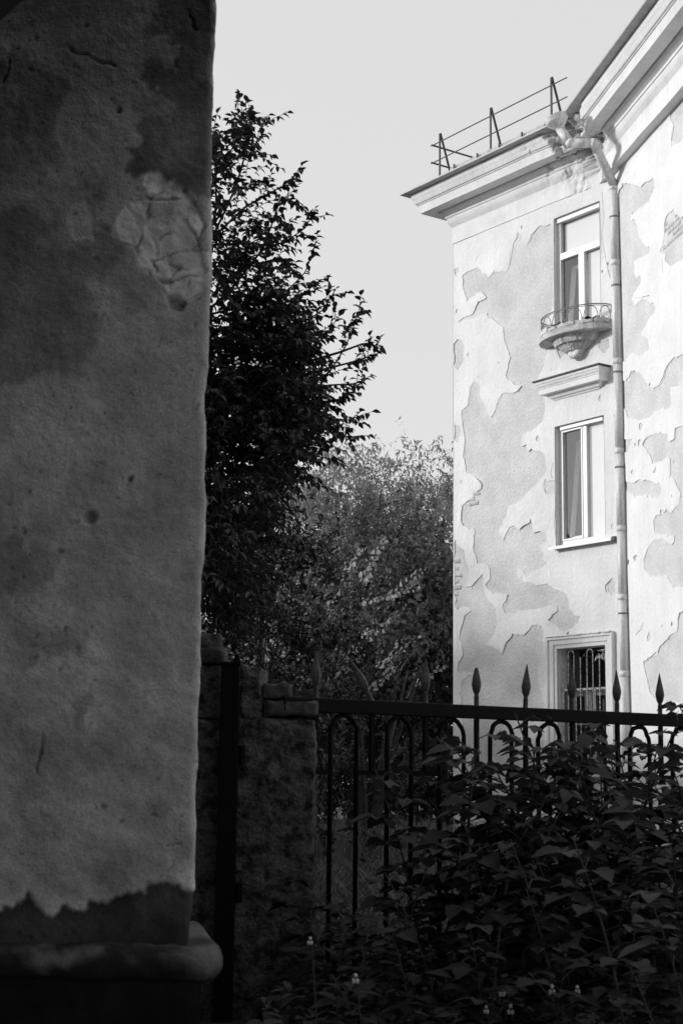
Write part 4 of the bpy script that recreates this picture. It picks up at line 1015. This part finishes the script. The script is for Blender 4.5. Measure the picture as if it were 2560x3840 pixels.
# ================================================================== DARK TREE behind the pier
LIMBS = [[(-1.3,4.385),(-1.274,5.355),(-1.142,5.978),(-0.96,6.309),(-0.835,6.512),(-0.81,6.592)],[(-1.116,5.497),(-0.938,5.924),(-0.863,6.21),(-0.915,6.41),(-0.953,6.568)],[(-1.168,5.426),(-0.853,5.762),(-0.666,5.871),(-0.505,5.972),(-0.379,6.102)],[(-1.249,5.411),(-0.846,5.438),(-0.603,5.42),(-0.496,5.463),(-0.336,5.578),(-0.295,5.67)],[(-0.97,5.01),(-0.709,5.362),(-0.607,5.645),(-0.557,5.844),(-0.394,5.803)],[(-1.165,4.799),(-0.767,4.901),(-0.488,5.016),(-0.33,5.185),(-0.247,5.438)],[(-0.828,4.666),(-0.566,4.89),(-0.367,4.976),(-0.222,5.11)],[(-1.088,4.388),(-0.627,4.599),(-0.363,4.741),(-0.178,4.854),(-0.073,5.042)],[(-0.819,4.254),(-0.424,4.396),(-0.161,4.619),(-0.03,4.828)],[(-0.682,4.052),(-0.288,4.193),(-0.117,4.318),(0.013,4.539),(0.078,4.705),(0.136,4.899)],[(-0.026,4.497),(0.186,4.582),(0.299,4.536)],[(-0.118,4.359),(0.094,4.417),(0.28,4.488)],[(-0.551,4.122),(-0.155,4.209),(0.11,4.226),(0.228,4.295)],[(-0.681,3.984),(-0.285,4.057),(-0.021,4.088),(0.051,4.143)],[(-0.681,4.011),(-0.311,4.003),(-0.072,3.924),(0.06,3.913),(0.145,3.988)],[(-0.549,3.986),(-0.151,3.923),(-0.017,3.777),(0.134,3.772)],[(-0.81,3.847),(-0.415,3.88),(-0.202,3.747),(-0.148,3.708)],[(-0.939,3.711),(-0.544,3.716),(-0.278,3.612),(-0.028,3.575)],[(-1.067,3.575),(-0.673,3.58),(-0.407,3.45),(-0.156,3.346)],[(-1.236,4.937),(-1.166,5.356),(-1.096,5.78),(-1.118,6.092),(-1.119,6.393)],[(-1.109,3.174),(-0.794,3.112),(-0.554,2.917)],[(-1.173,2.646),(-0.783,2.651),(-0.496,2.589)]]
CROWN = [(-1.194,6.421),(-1.004,6.423),(-0.871,6.569),(-0.734,6.542),(-0.702,6.327),(-0.751,6.069),(-0.815,5.869),(-0.677,5.757),(-0.524,5.533),(-0.414,5.366),(-0.491,5.183),(-0.649,5.042),(-0.486,4.905),(-0.377,4.782),(-0.32,4.535),(-0.315,4.261),(-0.219,4.058),(-0.23,3.882),(-0.357,3.611),(-0.537,3.381),(-0.635,3.048),(-0.718,2.652),(-0.772,2.13),(-1.236,2.124),(-1.356,6.347)]

def dark_tree():
    t = empty("leafy_tree", (-1.45, 13.2, 0))
    tag(t, "tall dark leafy tree in shade with twigs against the sky behind the pier", "tree")
    m = MB(); m.tube([(-1.45, 13.2, -.1), (-1.42, 13.2, 1.2), (-1.36, 13.15, 2.6), (-1.4, 13.1, 4.2), (-1.3, 13.05, 5.4)], [.16, .13, .11, .08, .04], 10); m.build("trunk", M['bark'], t, smooth=True)
    fol = Fol(); br = MB()
    for i, L in enumerate(LIMBS):
        off = rng.uniform(-.5, .5)
        L = np.array(L); n = len(L)
        dy = 13.0 + off * np.linspace(.2, 1, n) + rng.normal(0, .03, n)
        P = np.c_[L[:, 0] * dy / 13.0, dy, .95 + (L[:, 1] - .95) * dy / 13.0]
        # connect the limb's root with the trunk
        # resample smoothly
        s = np.linspace(0, n - 1, 5 * n); P = np.stack([np.interp(s, np.arange(n), P[:, k]) for k in range(3)], 1)
        P[1:-1] = (P[:-2] + P[1:-1] * 2 + P[2:]) / 4
        zr = max(.8, min(5.0, P[0, 2] - .5)); root = np.array([-1.42, 13.15, zr])
        br.tube([root, (root + P[0]) / 2 + [0, 0, .05], *P[::2], P[-1]], np.linspace(.013, .0025, len(P[::2]) + 3), 5)
        twig_leaves(P, TPL_FULL, .030, .080, fol, t0=.35)
        # short side shoots
        for k in range(int(len(P) * .35), len(P) - 1, 2):
            if rng.random() < .75:
                d = unit(P[k + 1] - P[k]); dv = unit(d * .8 + rvec(1)[0] * .7 + [0, 0, .15]); ln = rng.uniform(.09, .22)
                Q = np.array([P[k], P[k] + dv * ln * .5, P[k] + dv * ln + [0, 0, -.01]])
                br.tube(Q, [.004, .003, .002], 4); twig_leaves(Q, TPL_FULL, .028, .076, fol)
    # inner mass
    CP = np.array(CROWN); lo = CP.min(0); hi = CP.max(0); hi[1] += 0
    q = rng.uniform(lo, hi, (9000, 2)); q = q[inside(CP, q)]
    keep = rng.random(len(q)) < np.clip(.34 + (4.9 - q[:, 1]) * .45, .30, 1.0) * np.clip(.75 + 1.5 * fbm(np.c_[q, q[:, 0] * 0], 1.7, 2, 12), .2, 1); q = q[keep][:2600]
    for (x, z) in q:
        dens = np.clip((4.6 - z) / 1.6, 0, 1)
        dy = 13.0 + rng.normal(0, .28 + .45 * dens)
        p = np.array([x * dy / 13.0, dy, .95 + (z - .95) * dy / 13.0])
        dv = unit(np.array([rng.uniform(-.2, 1), rng.normal(0, .6), rng.uniform(-.4, .8)])); ln = rng.uniform(.15, .34)
        Q = np.array([p, p + dv * ln * .5 + [0, 0, .01], p + dv * ln - [0, 0, .02]])
        br.tube(Q, [.004, .003, .002], 3, cap=False); twig_leaves(Q, TPL_MID if dens > .6 else TPL_FULL, .034, .076, fol)
    # the far side of the crown, away from the viewer's gap
    for k in range(1000):
        dv = unit(rng.normal(size=3)); p = np.array([-2.0, 13.4, 4.1]) + dv * rng.random() ** .4 * np.array([1.35, 1.2, 2.3])
        if p[0] > -1.2 * p[1] / 13.0 or p[0] < -3.4: continue
        d2 = unit(np.array([-.4, 0, .2]) + rng.normal(size=3) * .7); ln = rng.uniform(.18, .36)
        Q = np.array([p, p + d2 * ln * .5 + [0, 0, .01], p + d2 * ln - [0, 0, .02]])
        if Q[-1][0] > -1.16 * Q[-1][1] / 13.0: continue
        br.tube(Q, [.004, .003, .002], 3, cap=False); twig_leaves(Q, TPL_MID, .036, .078, fol)
        if k % 12 == 0: br.tube([(-1.42, 13.15, max(1.0, p[2] - .7)), (p + [-1.42, 13.15, p[2] - .2]) / 2, p], [.016, .009, .003], 4, cap=False)
    br.build("branch", M['bark'], t)
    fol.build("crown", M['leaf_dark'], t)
dark_tree()

def crown_tree(name, label, loc, rad, zc, nclump, nleaf, tpl, size, mat, trunk_r, group=None, seed=0, hang=.35, top=0.0, cat="tree"):
    r = np.random.default_rng(seed)
    t = empty(name, loc); tag(t, label, cat, group)
    x, y, _ = loc; rx, ry, rz = rad
    m = MB(); zt = zc + rz * .5
    m.tube([(x, y, -.1), (x + .05, y, zc * .4), (x - .05, y + .05, zc), (x, y, zt)], [trunk_r, trunk_r * .8, trunk_r * .5, trunk_r * .15], 8); m.build("trunk", M['bark'], t, smooth=True)
    u = unit(r.normal(size=(nclump, 3))); rr = r.uniform(.1, 1.0, nclump) ** .4
    cen = np.array([x, y, zc]) + u * rr[:, None] * np.array([rx, ry, rz]) * (1 + .16 * np.clip(r.normal(size=(nclump, 1)), -1.5, 1.2))
    cen[:, 2] = np.maximum(cen[:, 2], .3)
    br = MB()
    for c in cen[::3]:
        b = np.array([x, y, min(c[2] - .2, zt * .85)]); b[2] = max(b[2] * .8, .4)
        br.tube([b, (b + c) / 2 + [0, 0, .15], c], [trunk_r * .25, trunk_r * .14, .006], 4, cap=False)
    br.build("branch", M['bark'], t)
    fol = Fol()
    per = nleaf // nclump
    for c in cen:
        k = per; cr = rx * r.uniform(.20, .34)
        # each clump is a handful of upward shoots with hanging leaves
        ns = max(3, per // 14); sd = unit(r.normal(size=(ns, 3)) * [1, 1, .6] + [0, 0, .75])
        for d in sd:
            ln = cr * r.uniform(.7, 1.7); n = max(4, per // ns)
            s = r.uniform(.1, 1, n)[:, None]
            base = c + r.normal(size=3) * cr * .35
            P = base + d * s * ln + r.normal(size=(n, 3)) * cr * .12 * (1.3 - s)
            ax = unit(d * .4 + r.normal(size=(n, 3)) * .55 + [0, 0, -hang]); up = unit(unit(P - c) * .9 + unit(c - np.array([x, y, zc])) * .4 + np.array([-.2, -.1, .55]) + r.normal(size=(n, 3)) * .28)
            fol.add(leaves(tpl, P, ax, up, size * r.uniform(.6, 1.2, n)))
    fol.build("crown", mat, t)
    return t
# far sunlit trees
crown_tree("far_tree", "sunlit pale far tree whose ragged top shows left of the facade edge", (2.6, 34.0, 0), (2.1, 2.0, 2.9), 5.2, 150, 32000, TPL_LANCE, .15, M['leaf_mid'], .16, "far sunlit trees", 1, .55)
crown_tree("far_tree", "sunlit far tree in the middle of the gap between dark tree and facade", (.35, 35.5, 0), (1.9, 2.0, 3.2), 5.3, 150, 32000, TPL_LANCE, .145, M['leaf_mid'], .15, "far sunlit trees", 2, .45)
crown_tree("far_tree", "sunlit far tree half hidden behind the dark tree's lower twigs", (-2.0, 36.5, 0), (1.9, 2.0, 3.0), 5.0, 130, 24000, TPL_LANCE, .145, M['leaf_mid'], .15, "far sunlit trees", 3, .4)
crown_tree("far_tree", "rounded mid-distance tree with dense small leaves below the far treetops", (.6, 29.5, 0), (2.0, 1.8, 2.2), 3.6, 130, 24000, TPL_ROUND, .105, M['leaf_round'], .12, "far sunlit trees", 4, .35)
crown_tree("shade_tree", "dark tree standing deep in shade beside the facade's lower edge", (1.9, 30.0, 0), (1.5, 1.5, 2.3), 2.6, 80, 9000, TPL_LANCE, .16, M['leaf_elm'], .12, None, 5, .4)
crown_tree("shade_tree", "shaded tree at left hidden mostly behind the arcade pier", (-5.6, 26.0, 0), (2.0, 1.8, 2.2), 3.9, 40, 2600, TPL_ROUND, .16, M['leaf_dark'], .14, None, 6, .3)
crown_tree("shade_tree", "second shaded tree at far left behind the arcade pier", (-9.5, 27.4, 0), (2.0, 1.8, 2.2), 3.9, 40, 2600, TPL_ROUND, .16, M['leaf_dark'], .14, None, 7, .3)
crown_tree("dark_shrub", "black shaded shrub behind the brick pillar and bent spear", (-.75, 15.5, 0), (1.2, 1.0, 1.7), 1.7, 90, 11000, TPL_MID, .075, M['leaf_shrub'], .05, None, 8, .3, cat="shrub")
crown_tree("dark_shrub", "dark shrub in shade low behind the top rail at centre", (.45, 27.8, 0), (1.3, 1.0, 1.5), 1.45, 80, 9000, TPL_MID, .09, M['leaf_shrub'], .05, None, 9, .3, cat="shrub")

crown_tree("dark_shrub", "dark hedge-like shrub far back under the trees, left of centre", (-1.6, 41.0, 0), (2.6, 1.0, 1.7), 1.6, 70, 8000, TPL_ROUND, .16, M['leaf_shrub'], .06, None, 19, .3, cat="shrub")
crown_tree("dark_shrub", "dark hedge-like shrub far back under the trees, beside the facade edge", (2.2, 41.5, 0), (2.6, 1.0, 1.7), 1.6, 70, 8000, TPL_ROUND, .16, M['leaf_shrub'], .06, None, 20, .3, cat="shrub")
# elm-like bush with bright two-ranked shoots
def elm_bush():
    t = empty("elm_bush", (.35, 19.2, 0))
    tag(t, "elm bush with bright sunlit leafy shoots above the fence rail", "bush")
    fol = Fol(); br = MB()
    for k in range(5):
        a = rng.uniform(0, 6.28); br.tube([(.35, 19.2, -.05), (.35 + .3 * math.cos(a), 19.2 + .3 * math.sin(a), 1.2), (.35 + .7 * math.cos(a), 19.2 + .6 * math.sin(a), 2.3)], [.04, .03, .012], 6)
    tips = [((-.44, 3.35), (-.22, 3.82)), ((.33, 3.42), (.53, 3.83)), ((.12, 3.55), (.25, 3.75)), ((.70, 3.22), (1.0, 3.47)), ((.45, 3.10), (.95, 3.22)), ((.55, 2.36), (.78, 2.66)), ((.60, 2.38), (.95, 2.68)), ((.05, 2.20), (.29, 2.46)), ((.44, 2.05), (.64, 2.25)), ((1.0, 2.15), (1.28, 2.33)),
            ((.35, 2.75), (.7, 2.95)), ((.2, 2.5), (.55, 2.8)), ((-.5, 2.0), (-.25, 2.15)), ((-.1, 3.1), (.05, 3.2))]
    shoots = []
    for (a, b) in tips:
        y = 19.2 + rng.uniform(-.5, .2)
        shoots.append(np.array([[a[0] - (b[0] - a[0]) * .4, y + .1, a[1] - (b[1] - a[1]) * .2], [a[0], y, a[1]], [(a[0] + b[0]) / 2, y - .05, (a[1] + b[1]) / 2 + .03], [b[0], y - .1, b[1]]]))
    for k in range(150):
        p = np.array([.35, 19.3, 1.9]) + unit(rng.normal(size=3)) * rng.uniform(.3, 1, 3) ** .5 * np.array([1.15, .8, 1.55])
        p[2] = max(p[2], .3)
        d = unit(np.array([p[0] - .35 + .25, (p[1] - 19.3) * .4, .5]) + rng.normal(size=3) * .4); ln = rng.uniform(.3, .7)
        if (p + d * ln)[0] > 1.12: continue
        shoots.append(np.array([p, p + d * ln * .5 + [0, 0, .03], p + d * ln - [0, 0, .03]]))
    for qi, Q in enumerate(shoots):
        lit_shoot = qi < len(tips)
        br.tube(Q, np.linspace(.006, .002, len(Q)), 4, cap=False)
        L = np.linalg.norm(np.diff(Q, axis=0), axis=1).sum(); n = max(6, int(L / (.029 if lit_shoot else .019)))
        s = np.linspace(0.02, 1, n) * (len(Q) - 1); P = np.stack([np.interp(s, np.arange(len(Q)), Q[:, i]) for i in range(3)], 1)
        P[:, 2] += .025 * np.sin(np.linspace(0, 3.1, n)) * rng.uniform(-1, 1.5)
        P = P + rng.normal(size=P.shape) * (.010 if lit_shoot else .008)
        d = unit(Q[-1] - Q[0]); face = unit(np.array([-.75, -.45, .55]) + rng.normal(size=3) * .3); side = unit(np.cross(d, face))
        sg = np.where(np.arange(n) % 2, 1.0, -1.0)[:, None]
        ax = unit(d * .45 + side * sg + np.array([0, 0, -.15]) + rvec(n) * .28); up = unit(face[None] + rvec(n) * .45)
        f = Fol() if lit_shoot else fol
        f.add(leaves(TPL_ROUND, P, ax, up, (.095 if lit_shoot else .068) * rng.uniform(.65, 1.15, n) * (1 - .35 * np.linspace(0, 1, n) ** 3)))
        if lit_shoot: f.build("sunlit_shoot", M['leaf_sunlit'], t)
    br.build("branch", M['bark'], t); fol.build("crown", M['leaf_elm'], t)
elm_bush()

# ================================================================== TALL GRASS beyond the fence
def grass():
    n = 40000
    x = rng.uniform(-2.6, 3.4, n); y = 7.05 + rng.random(n) ** 1.1 * 17; 
    dens = fbm(np.c_[x, y, x * 0], .8, 3, 44); k = dens > rng.uniform(-.55, .35, n); x, y = x[k], y[k]; n = len(x)
    h = rng.uniform(.12, .42, n) * (1 + .6 * fbm(np.c_[x, y, x * 0], .5, 2, 9)); h = np.where(y > 17, h * 1.35, h)
    P = np.c_[x, y, np.zeros(n)]
    lean = rng.normal(0, .55, (n, 2)); w = rng.uniform(.003, .006, n) + .0002 * y
    a = rng.uniform(0, 3.14, n); dx = np.c_[np.cos(a), np.sin(a), np.zeros(n)] * w[:, None]
    mid = P + np.c_[lean * (h * .35)[:, None], h * .6]; tip = P + np.c_[lean * (h * .95)[:, None], h * .88]
    V = np.stack([P - dx, P + dx, mid + dx * .7, mid - dx * .7, tip], 1).reshape(-1, 3)
    b = (np.arange(n) * 5)[:, None, None]; F = (np.array([[0, 1, 2], [0, 2, 3], [3, 2, 4]])[None] + b).reshape(-1, 3)
    o = link("grass", mesh_np("grass", V, F), M['grass']); tag(o, "tall dry grass on the yard beyond the fence", "grass", kind="stuff")
grass()

# ================================================================== BRAMBLES AND BALSAM in front of the fence
def bramble_mesh(h, seed, nleaf=15, big=1.0):
    r = np.random.default_rng(seed); global rng
    keep = rng; rng = r
    st = MB(); fol = Fol()
    bend = r.normal(0, .16, 2)
    S = [np.array([bend[0] * t * t * h, bend[1] * t * t * h, h * t - .02]) for t in np.linspace(0, 1, 7)]
    st.tube(S, np.linspace(.006, .0025, 7), 5)
    S = np.array(S)
    for k in range(nleaf):
        t = .25 + .75 * (k + r.uniform(0, .6)) / nleaf; t = min(t, 1)
        p = np.array([np.interp(t, np.linspace(0, 1, 7), S[:, i]) for i in range(3)])
        a = k * 2.4 + r.uniform(-.5, .5); ln = r.uniform(.07, .16) * (1.15 - .5 * t)
        d = np.array([math.cos(a), math.sin(a), r.uniform(.15, .7)]); d /= np.linalg.norm(d)
        e = p + d * ln
        st.tube([p, (p + e) / 2 + [0, 0, .008], e], [.0025, .002, .0016], 4, cap=False)
        hd = np.array([d[0], d[1], 0]); hd /= np.linalg.norm(hd); sd = np.array([-hd[1], hd[0], 0])
        L = r.uniform(.085, .135) * big * (1.05 - .35 * t)
        n5 = 5 if r.random() < .5 else 3
        axs = [hd + [0, 0, -.12], hd * .35 + sd + [0, 0, -.08], hd * .35 - sd + [0, 0, -.08]]; po = [e, e - d * .012, e - d * .012]; sz = [L * 1.1, L * .9, L * .9]
        if n5 == 5:
            axs += [-hd * .3 + sd + [0, 0, -.15], -hd * .3 - sd + [0, 0, -.15]]; po += [e - d * .02] * 2; sz += [L * .65] * 2
        axs = np.array(axs) + r.normal(size=(n5, 3)) * .14
        up = unit(np.array([0, 0, 1.0]) + r.normal(size=(n5, 3)) * .22)
        fol.add(leaves(TPL_SER, np.array(po), axs, up, np.array(sz) * r.uniform(.5, 1.25)))
    rng = keep
    me_s = bpy.data.meshes.new("stem"); me_s.from_pydata(st.v, [], st.f); me_s.update(); me_s.materials.append(M['stem'])
    V = np.concatenate(fol.V); F = np.concatenate(fol.F); me_f = mesh_np("foliage", V, F, True); me_f.materials.append(M['leaf_plant'])
    return me_s, me_f
BR = [bramble_mesh(1.0, 100 + i, 17 + i % 4, 1.0 + .12 * (i % 3)) for i in range(8)]
def place_plant(name, label, cat, group, i, x, y, h, rz, lab_low=True):
    e = empty(name, (x, y, 0)); e.rotation_euler = (0, 0, rz); k = h ** .5 * rng.uniform(.9, 1.15) * (1.15 if h > .9 else 1.0); e.scale = (k, k, h * rng.uniform(.98, 1.09)); tag(e, label, cat, group)
    s, f = BR[i % len(BR)]
    for nm, me in (("stem", s), ("foliage", f)):
        o = bpy.data.objects.new(nm, me); o.parent = e; scn.collection.objects.link(o)
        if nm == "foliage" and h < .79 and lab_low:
            o.material_slots[0].link = 'OBJECT'; o.material_slots[0].material = M['leaf_plant_shade']
    return e
spots = []
for x, y, h in [(.35, 6.55, .98), (.50, 6.45, 1.03), (.66, 6.6, 1.08), (.80, 6.75, 1.10), (.95, 6.7, 1.06), (1.10, 6.85, 1.10), (1.22, 7.0, 1.12), (1.36, 7.1, 1.06), (1.52, 7.25, 1.05), (1.70, 7.3, 1.0), (.72, 6.3, .96), (.9, 6.3, .98), (1.08, 6.45, .98), (1.26, 6.5, 1.0), (1.45, 6.6, .95), (1.62, 6.7, .96), (.22, 6.3, .72), (.46, 6.1, .88), (.58, 6.0, .88), (.78, 5.95, .88), (.98, 5.9, .86), (1.18, 6.0, .86), (1.38, 6.05, .86), (1.55, 6.2, .86),
                (1.02, 6.95, 1.2), (.56, 6.7, 1.12), (.18, 5.8, .5), (.36, 5.6, .66), (.55, 5.5, .72), (.74, 5.45, .72), (.95, 5.4, .74), (1.15, 5.5, .76), (1.35, 5.5, .76), (1.25, 7.3, 1.08), (.85, 7.2, 1.0), (1.5, 7.6, 1.0), (.45, 6.95, .95), (1.6, 6.9, 1.05), (1.3, 6.75, 1.04), (.62, 6.9, 1.1), (.76, 6.55, 1.08), (1.15, 6.6, 1.1), (.88, 6.95, 1.14), (1.44, 6.95, 1.1), (1.18, 7.2, 1.15), (.5, 6.75, 1.1)]:
    az_s = [math.atan2(*(F0 + FD * k)[:2]) for k in range(10)]
    near = int(np.argmin([abs(math.atan2(x, y) - a) for a in az_s])); dep = float(FN @ (np.array([x, y, 0]) - F0))
    row = "against the fence bars" if dep < .35 else ("in the middle of the thicket" if dep < .75 else "at the front of the thicket")
    if dep < 0: row = "just behind the fence bars"
    nth = ["first", "second", "third", "fourth", "fifth", "sixth", "seventh", "eighth", "ninth", "tenth"][near]
    place_plant("bramble", f"leafy bramble {row}, below the {nth} spear from the brick pillar", "bramble", "brambles massed along the fence", len(spots), x, y, h, rng.uniform(0, 6.28)); spots.append(1)
place_plant("bramble", "pale-leaved bramble rising in front of the others at lower right", "bramble", None, 2, .86, 4.85, .80, .6, False)
place_plant("bramble", "bramble with large drooping leaves at the bottom right corner", "bramble", None, 5, 1.02, 4.7, .66, 2.0, False)
place_plant("bramble", "tallest bramble reaching over the top rail near the rain pipe", "bramble", None, 1, 1.17, 7.0, 1.27, 1.1)
lowspots = [(.05, 5.2, .52), (.25, 5.0, .54), (.45, 4.95, .52), (.62, 4.8, .5), (.35, 4.65, .42), (.12, 4.7, .42), (.55, 4.5, .40), (.75, 4.45, .42), (.9, 4.4, .46), (.0, 5.0, .36), (.25, 4.35, .34), (1.05, 4.9, .55), (.48, 5.2, .6), (.7, 5.1, .62), (1.15, 5.15, .66), (.02, 6.3, .55), (.12, 6.55, .5), (.26, 6.7, .6), (.0, 5.8, .5)]
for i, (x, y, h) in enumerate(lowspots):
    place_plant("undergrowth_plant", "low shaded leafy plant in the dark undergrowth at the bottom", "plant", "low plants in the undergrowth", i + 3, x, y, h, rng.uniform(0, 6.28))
FL = [((.055, .407), "white balsam bloom low at centre left, alone above dark leaves"), ((.463, .377), "white balsam bloom left of a pair near the bottom edge"), ((.602, .384), "brightest white balsam bloom near the bottom edge, right of centre"),
      ((.419, .328), "small white balsam bloom lowest of the group at the bottom"), ((.487, .329), "white balsam bloom beside the lowest one at the bottom edge"), ((.673, .385), "small faint white balsam bloom farthest right at the bottom"), ((-.073, .508), "tiny white balsam bloom highest and leftmost, below the pillar")]
def petal(m, c, rx, ry, rz, n=8, k=5):
    V = [(c[0], c[1], c[2] - rz)]
    for i in range(1, k):
        f = -math.pi / 2 + math.pi * i / k
        for j in range(n): V.append((c[0] + rx * math.cos(f) * math.cos(2 * math.pi * j / n), c[1] + ry * math.cos(f) * math.sin(2 * math.pi * j / n), c[2] + rz * math.sin(f)))
    V.append((c[0], c[1], c[2] + rz)); F = [(0, 1 + (j + 1) % n, 1 + j) for j in range(n)]
    for i in range(k - 2):
        for j in range(n): F.append((1 + i * n + j, 1 + i * n + (j + 1) % n, 1 + (i + 1) * n + (j + 1) % n, 1 + (i + 1) * n + j))
    t = len(V) - 1; F += [(t, t - n + j, t - n + (j + 1) % n) for j in range(n)]
    m.add(V, F)
for i, ((x, z), lab) in enumerate(FL):
    f = empty("balsam_flower", (x, 4.62, 0)); tag(f, lab, "flower", "white balsam flowers")
    k = .8 if i in (3, 5, 6) else 1.0; yy = 4.62
    m = MB(); m.tube([(x + .03, yy + .05, -.02), (x + .02, yy + .03, z * .6), (x + .004, yy + .012, z + .012)], .0022, 5); m.build("stalk", M['stem'], f)
    m = MB(); petal(m, (x, yy, z + .009 * k), .006 * k, .005 * k, .006 * k); m.build("hood_petal", M['petal'], f, smooth=True)
    for sx in (-1, 1):
        m = MB(); petal(m, (x + sx * .005 * k, yy - .002, z - .006 * k), .0052 * k, .004, .0075 * k); m.build("lip_petal", M['petal'], f, smooth=True)

# low ground cover filling the dark floor of the bed
def cover():
    n = 6000; x = rng.uniform(-.25, 2.2, n); y = rng.uniform(4.3, 8.2, n); z = rng.uniform(.02, .24, n)
    ax = unit(np.c_[rng.normal(size=(n, 2)), rng.uniform(-.3, .4, n)]); up = unit(np.array([0, 0, 1.0]) + rvec(n) * .4)
    V, F = leaves(TPL_MID, np.c_[x, y, z], ax, up, rng.uniform(.05, .1, n))
    tag(link("ground_cover", mesh_np("ground_cover", V, F), M['leaf_plant']), "low leafy ground cover under the brambles", "ground cover", kind="stuff")
cover()
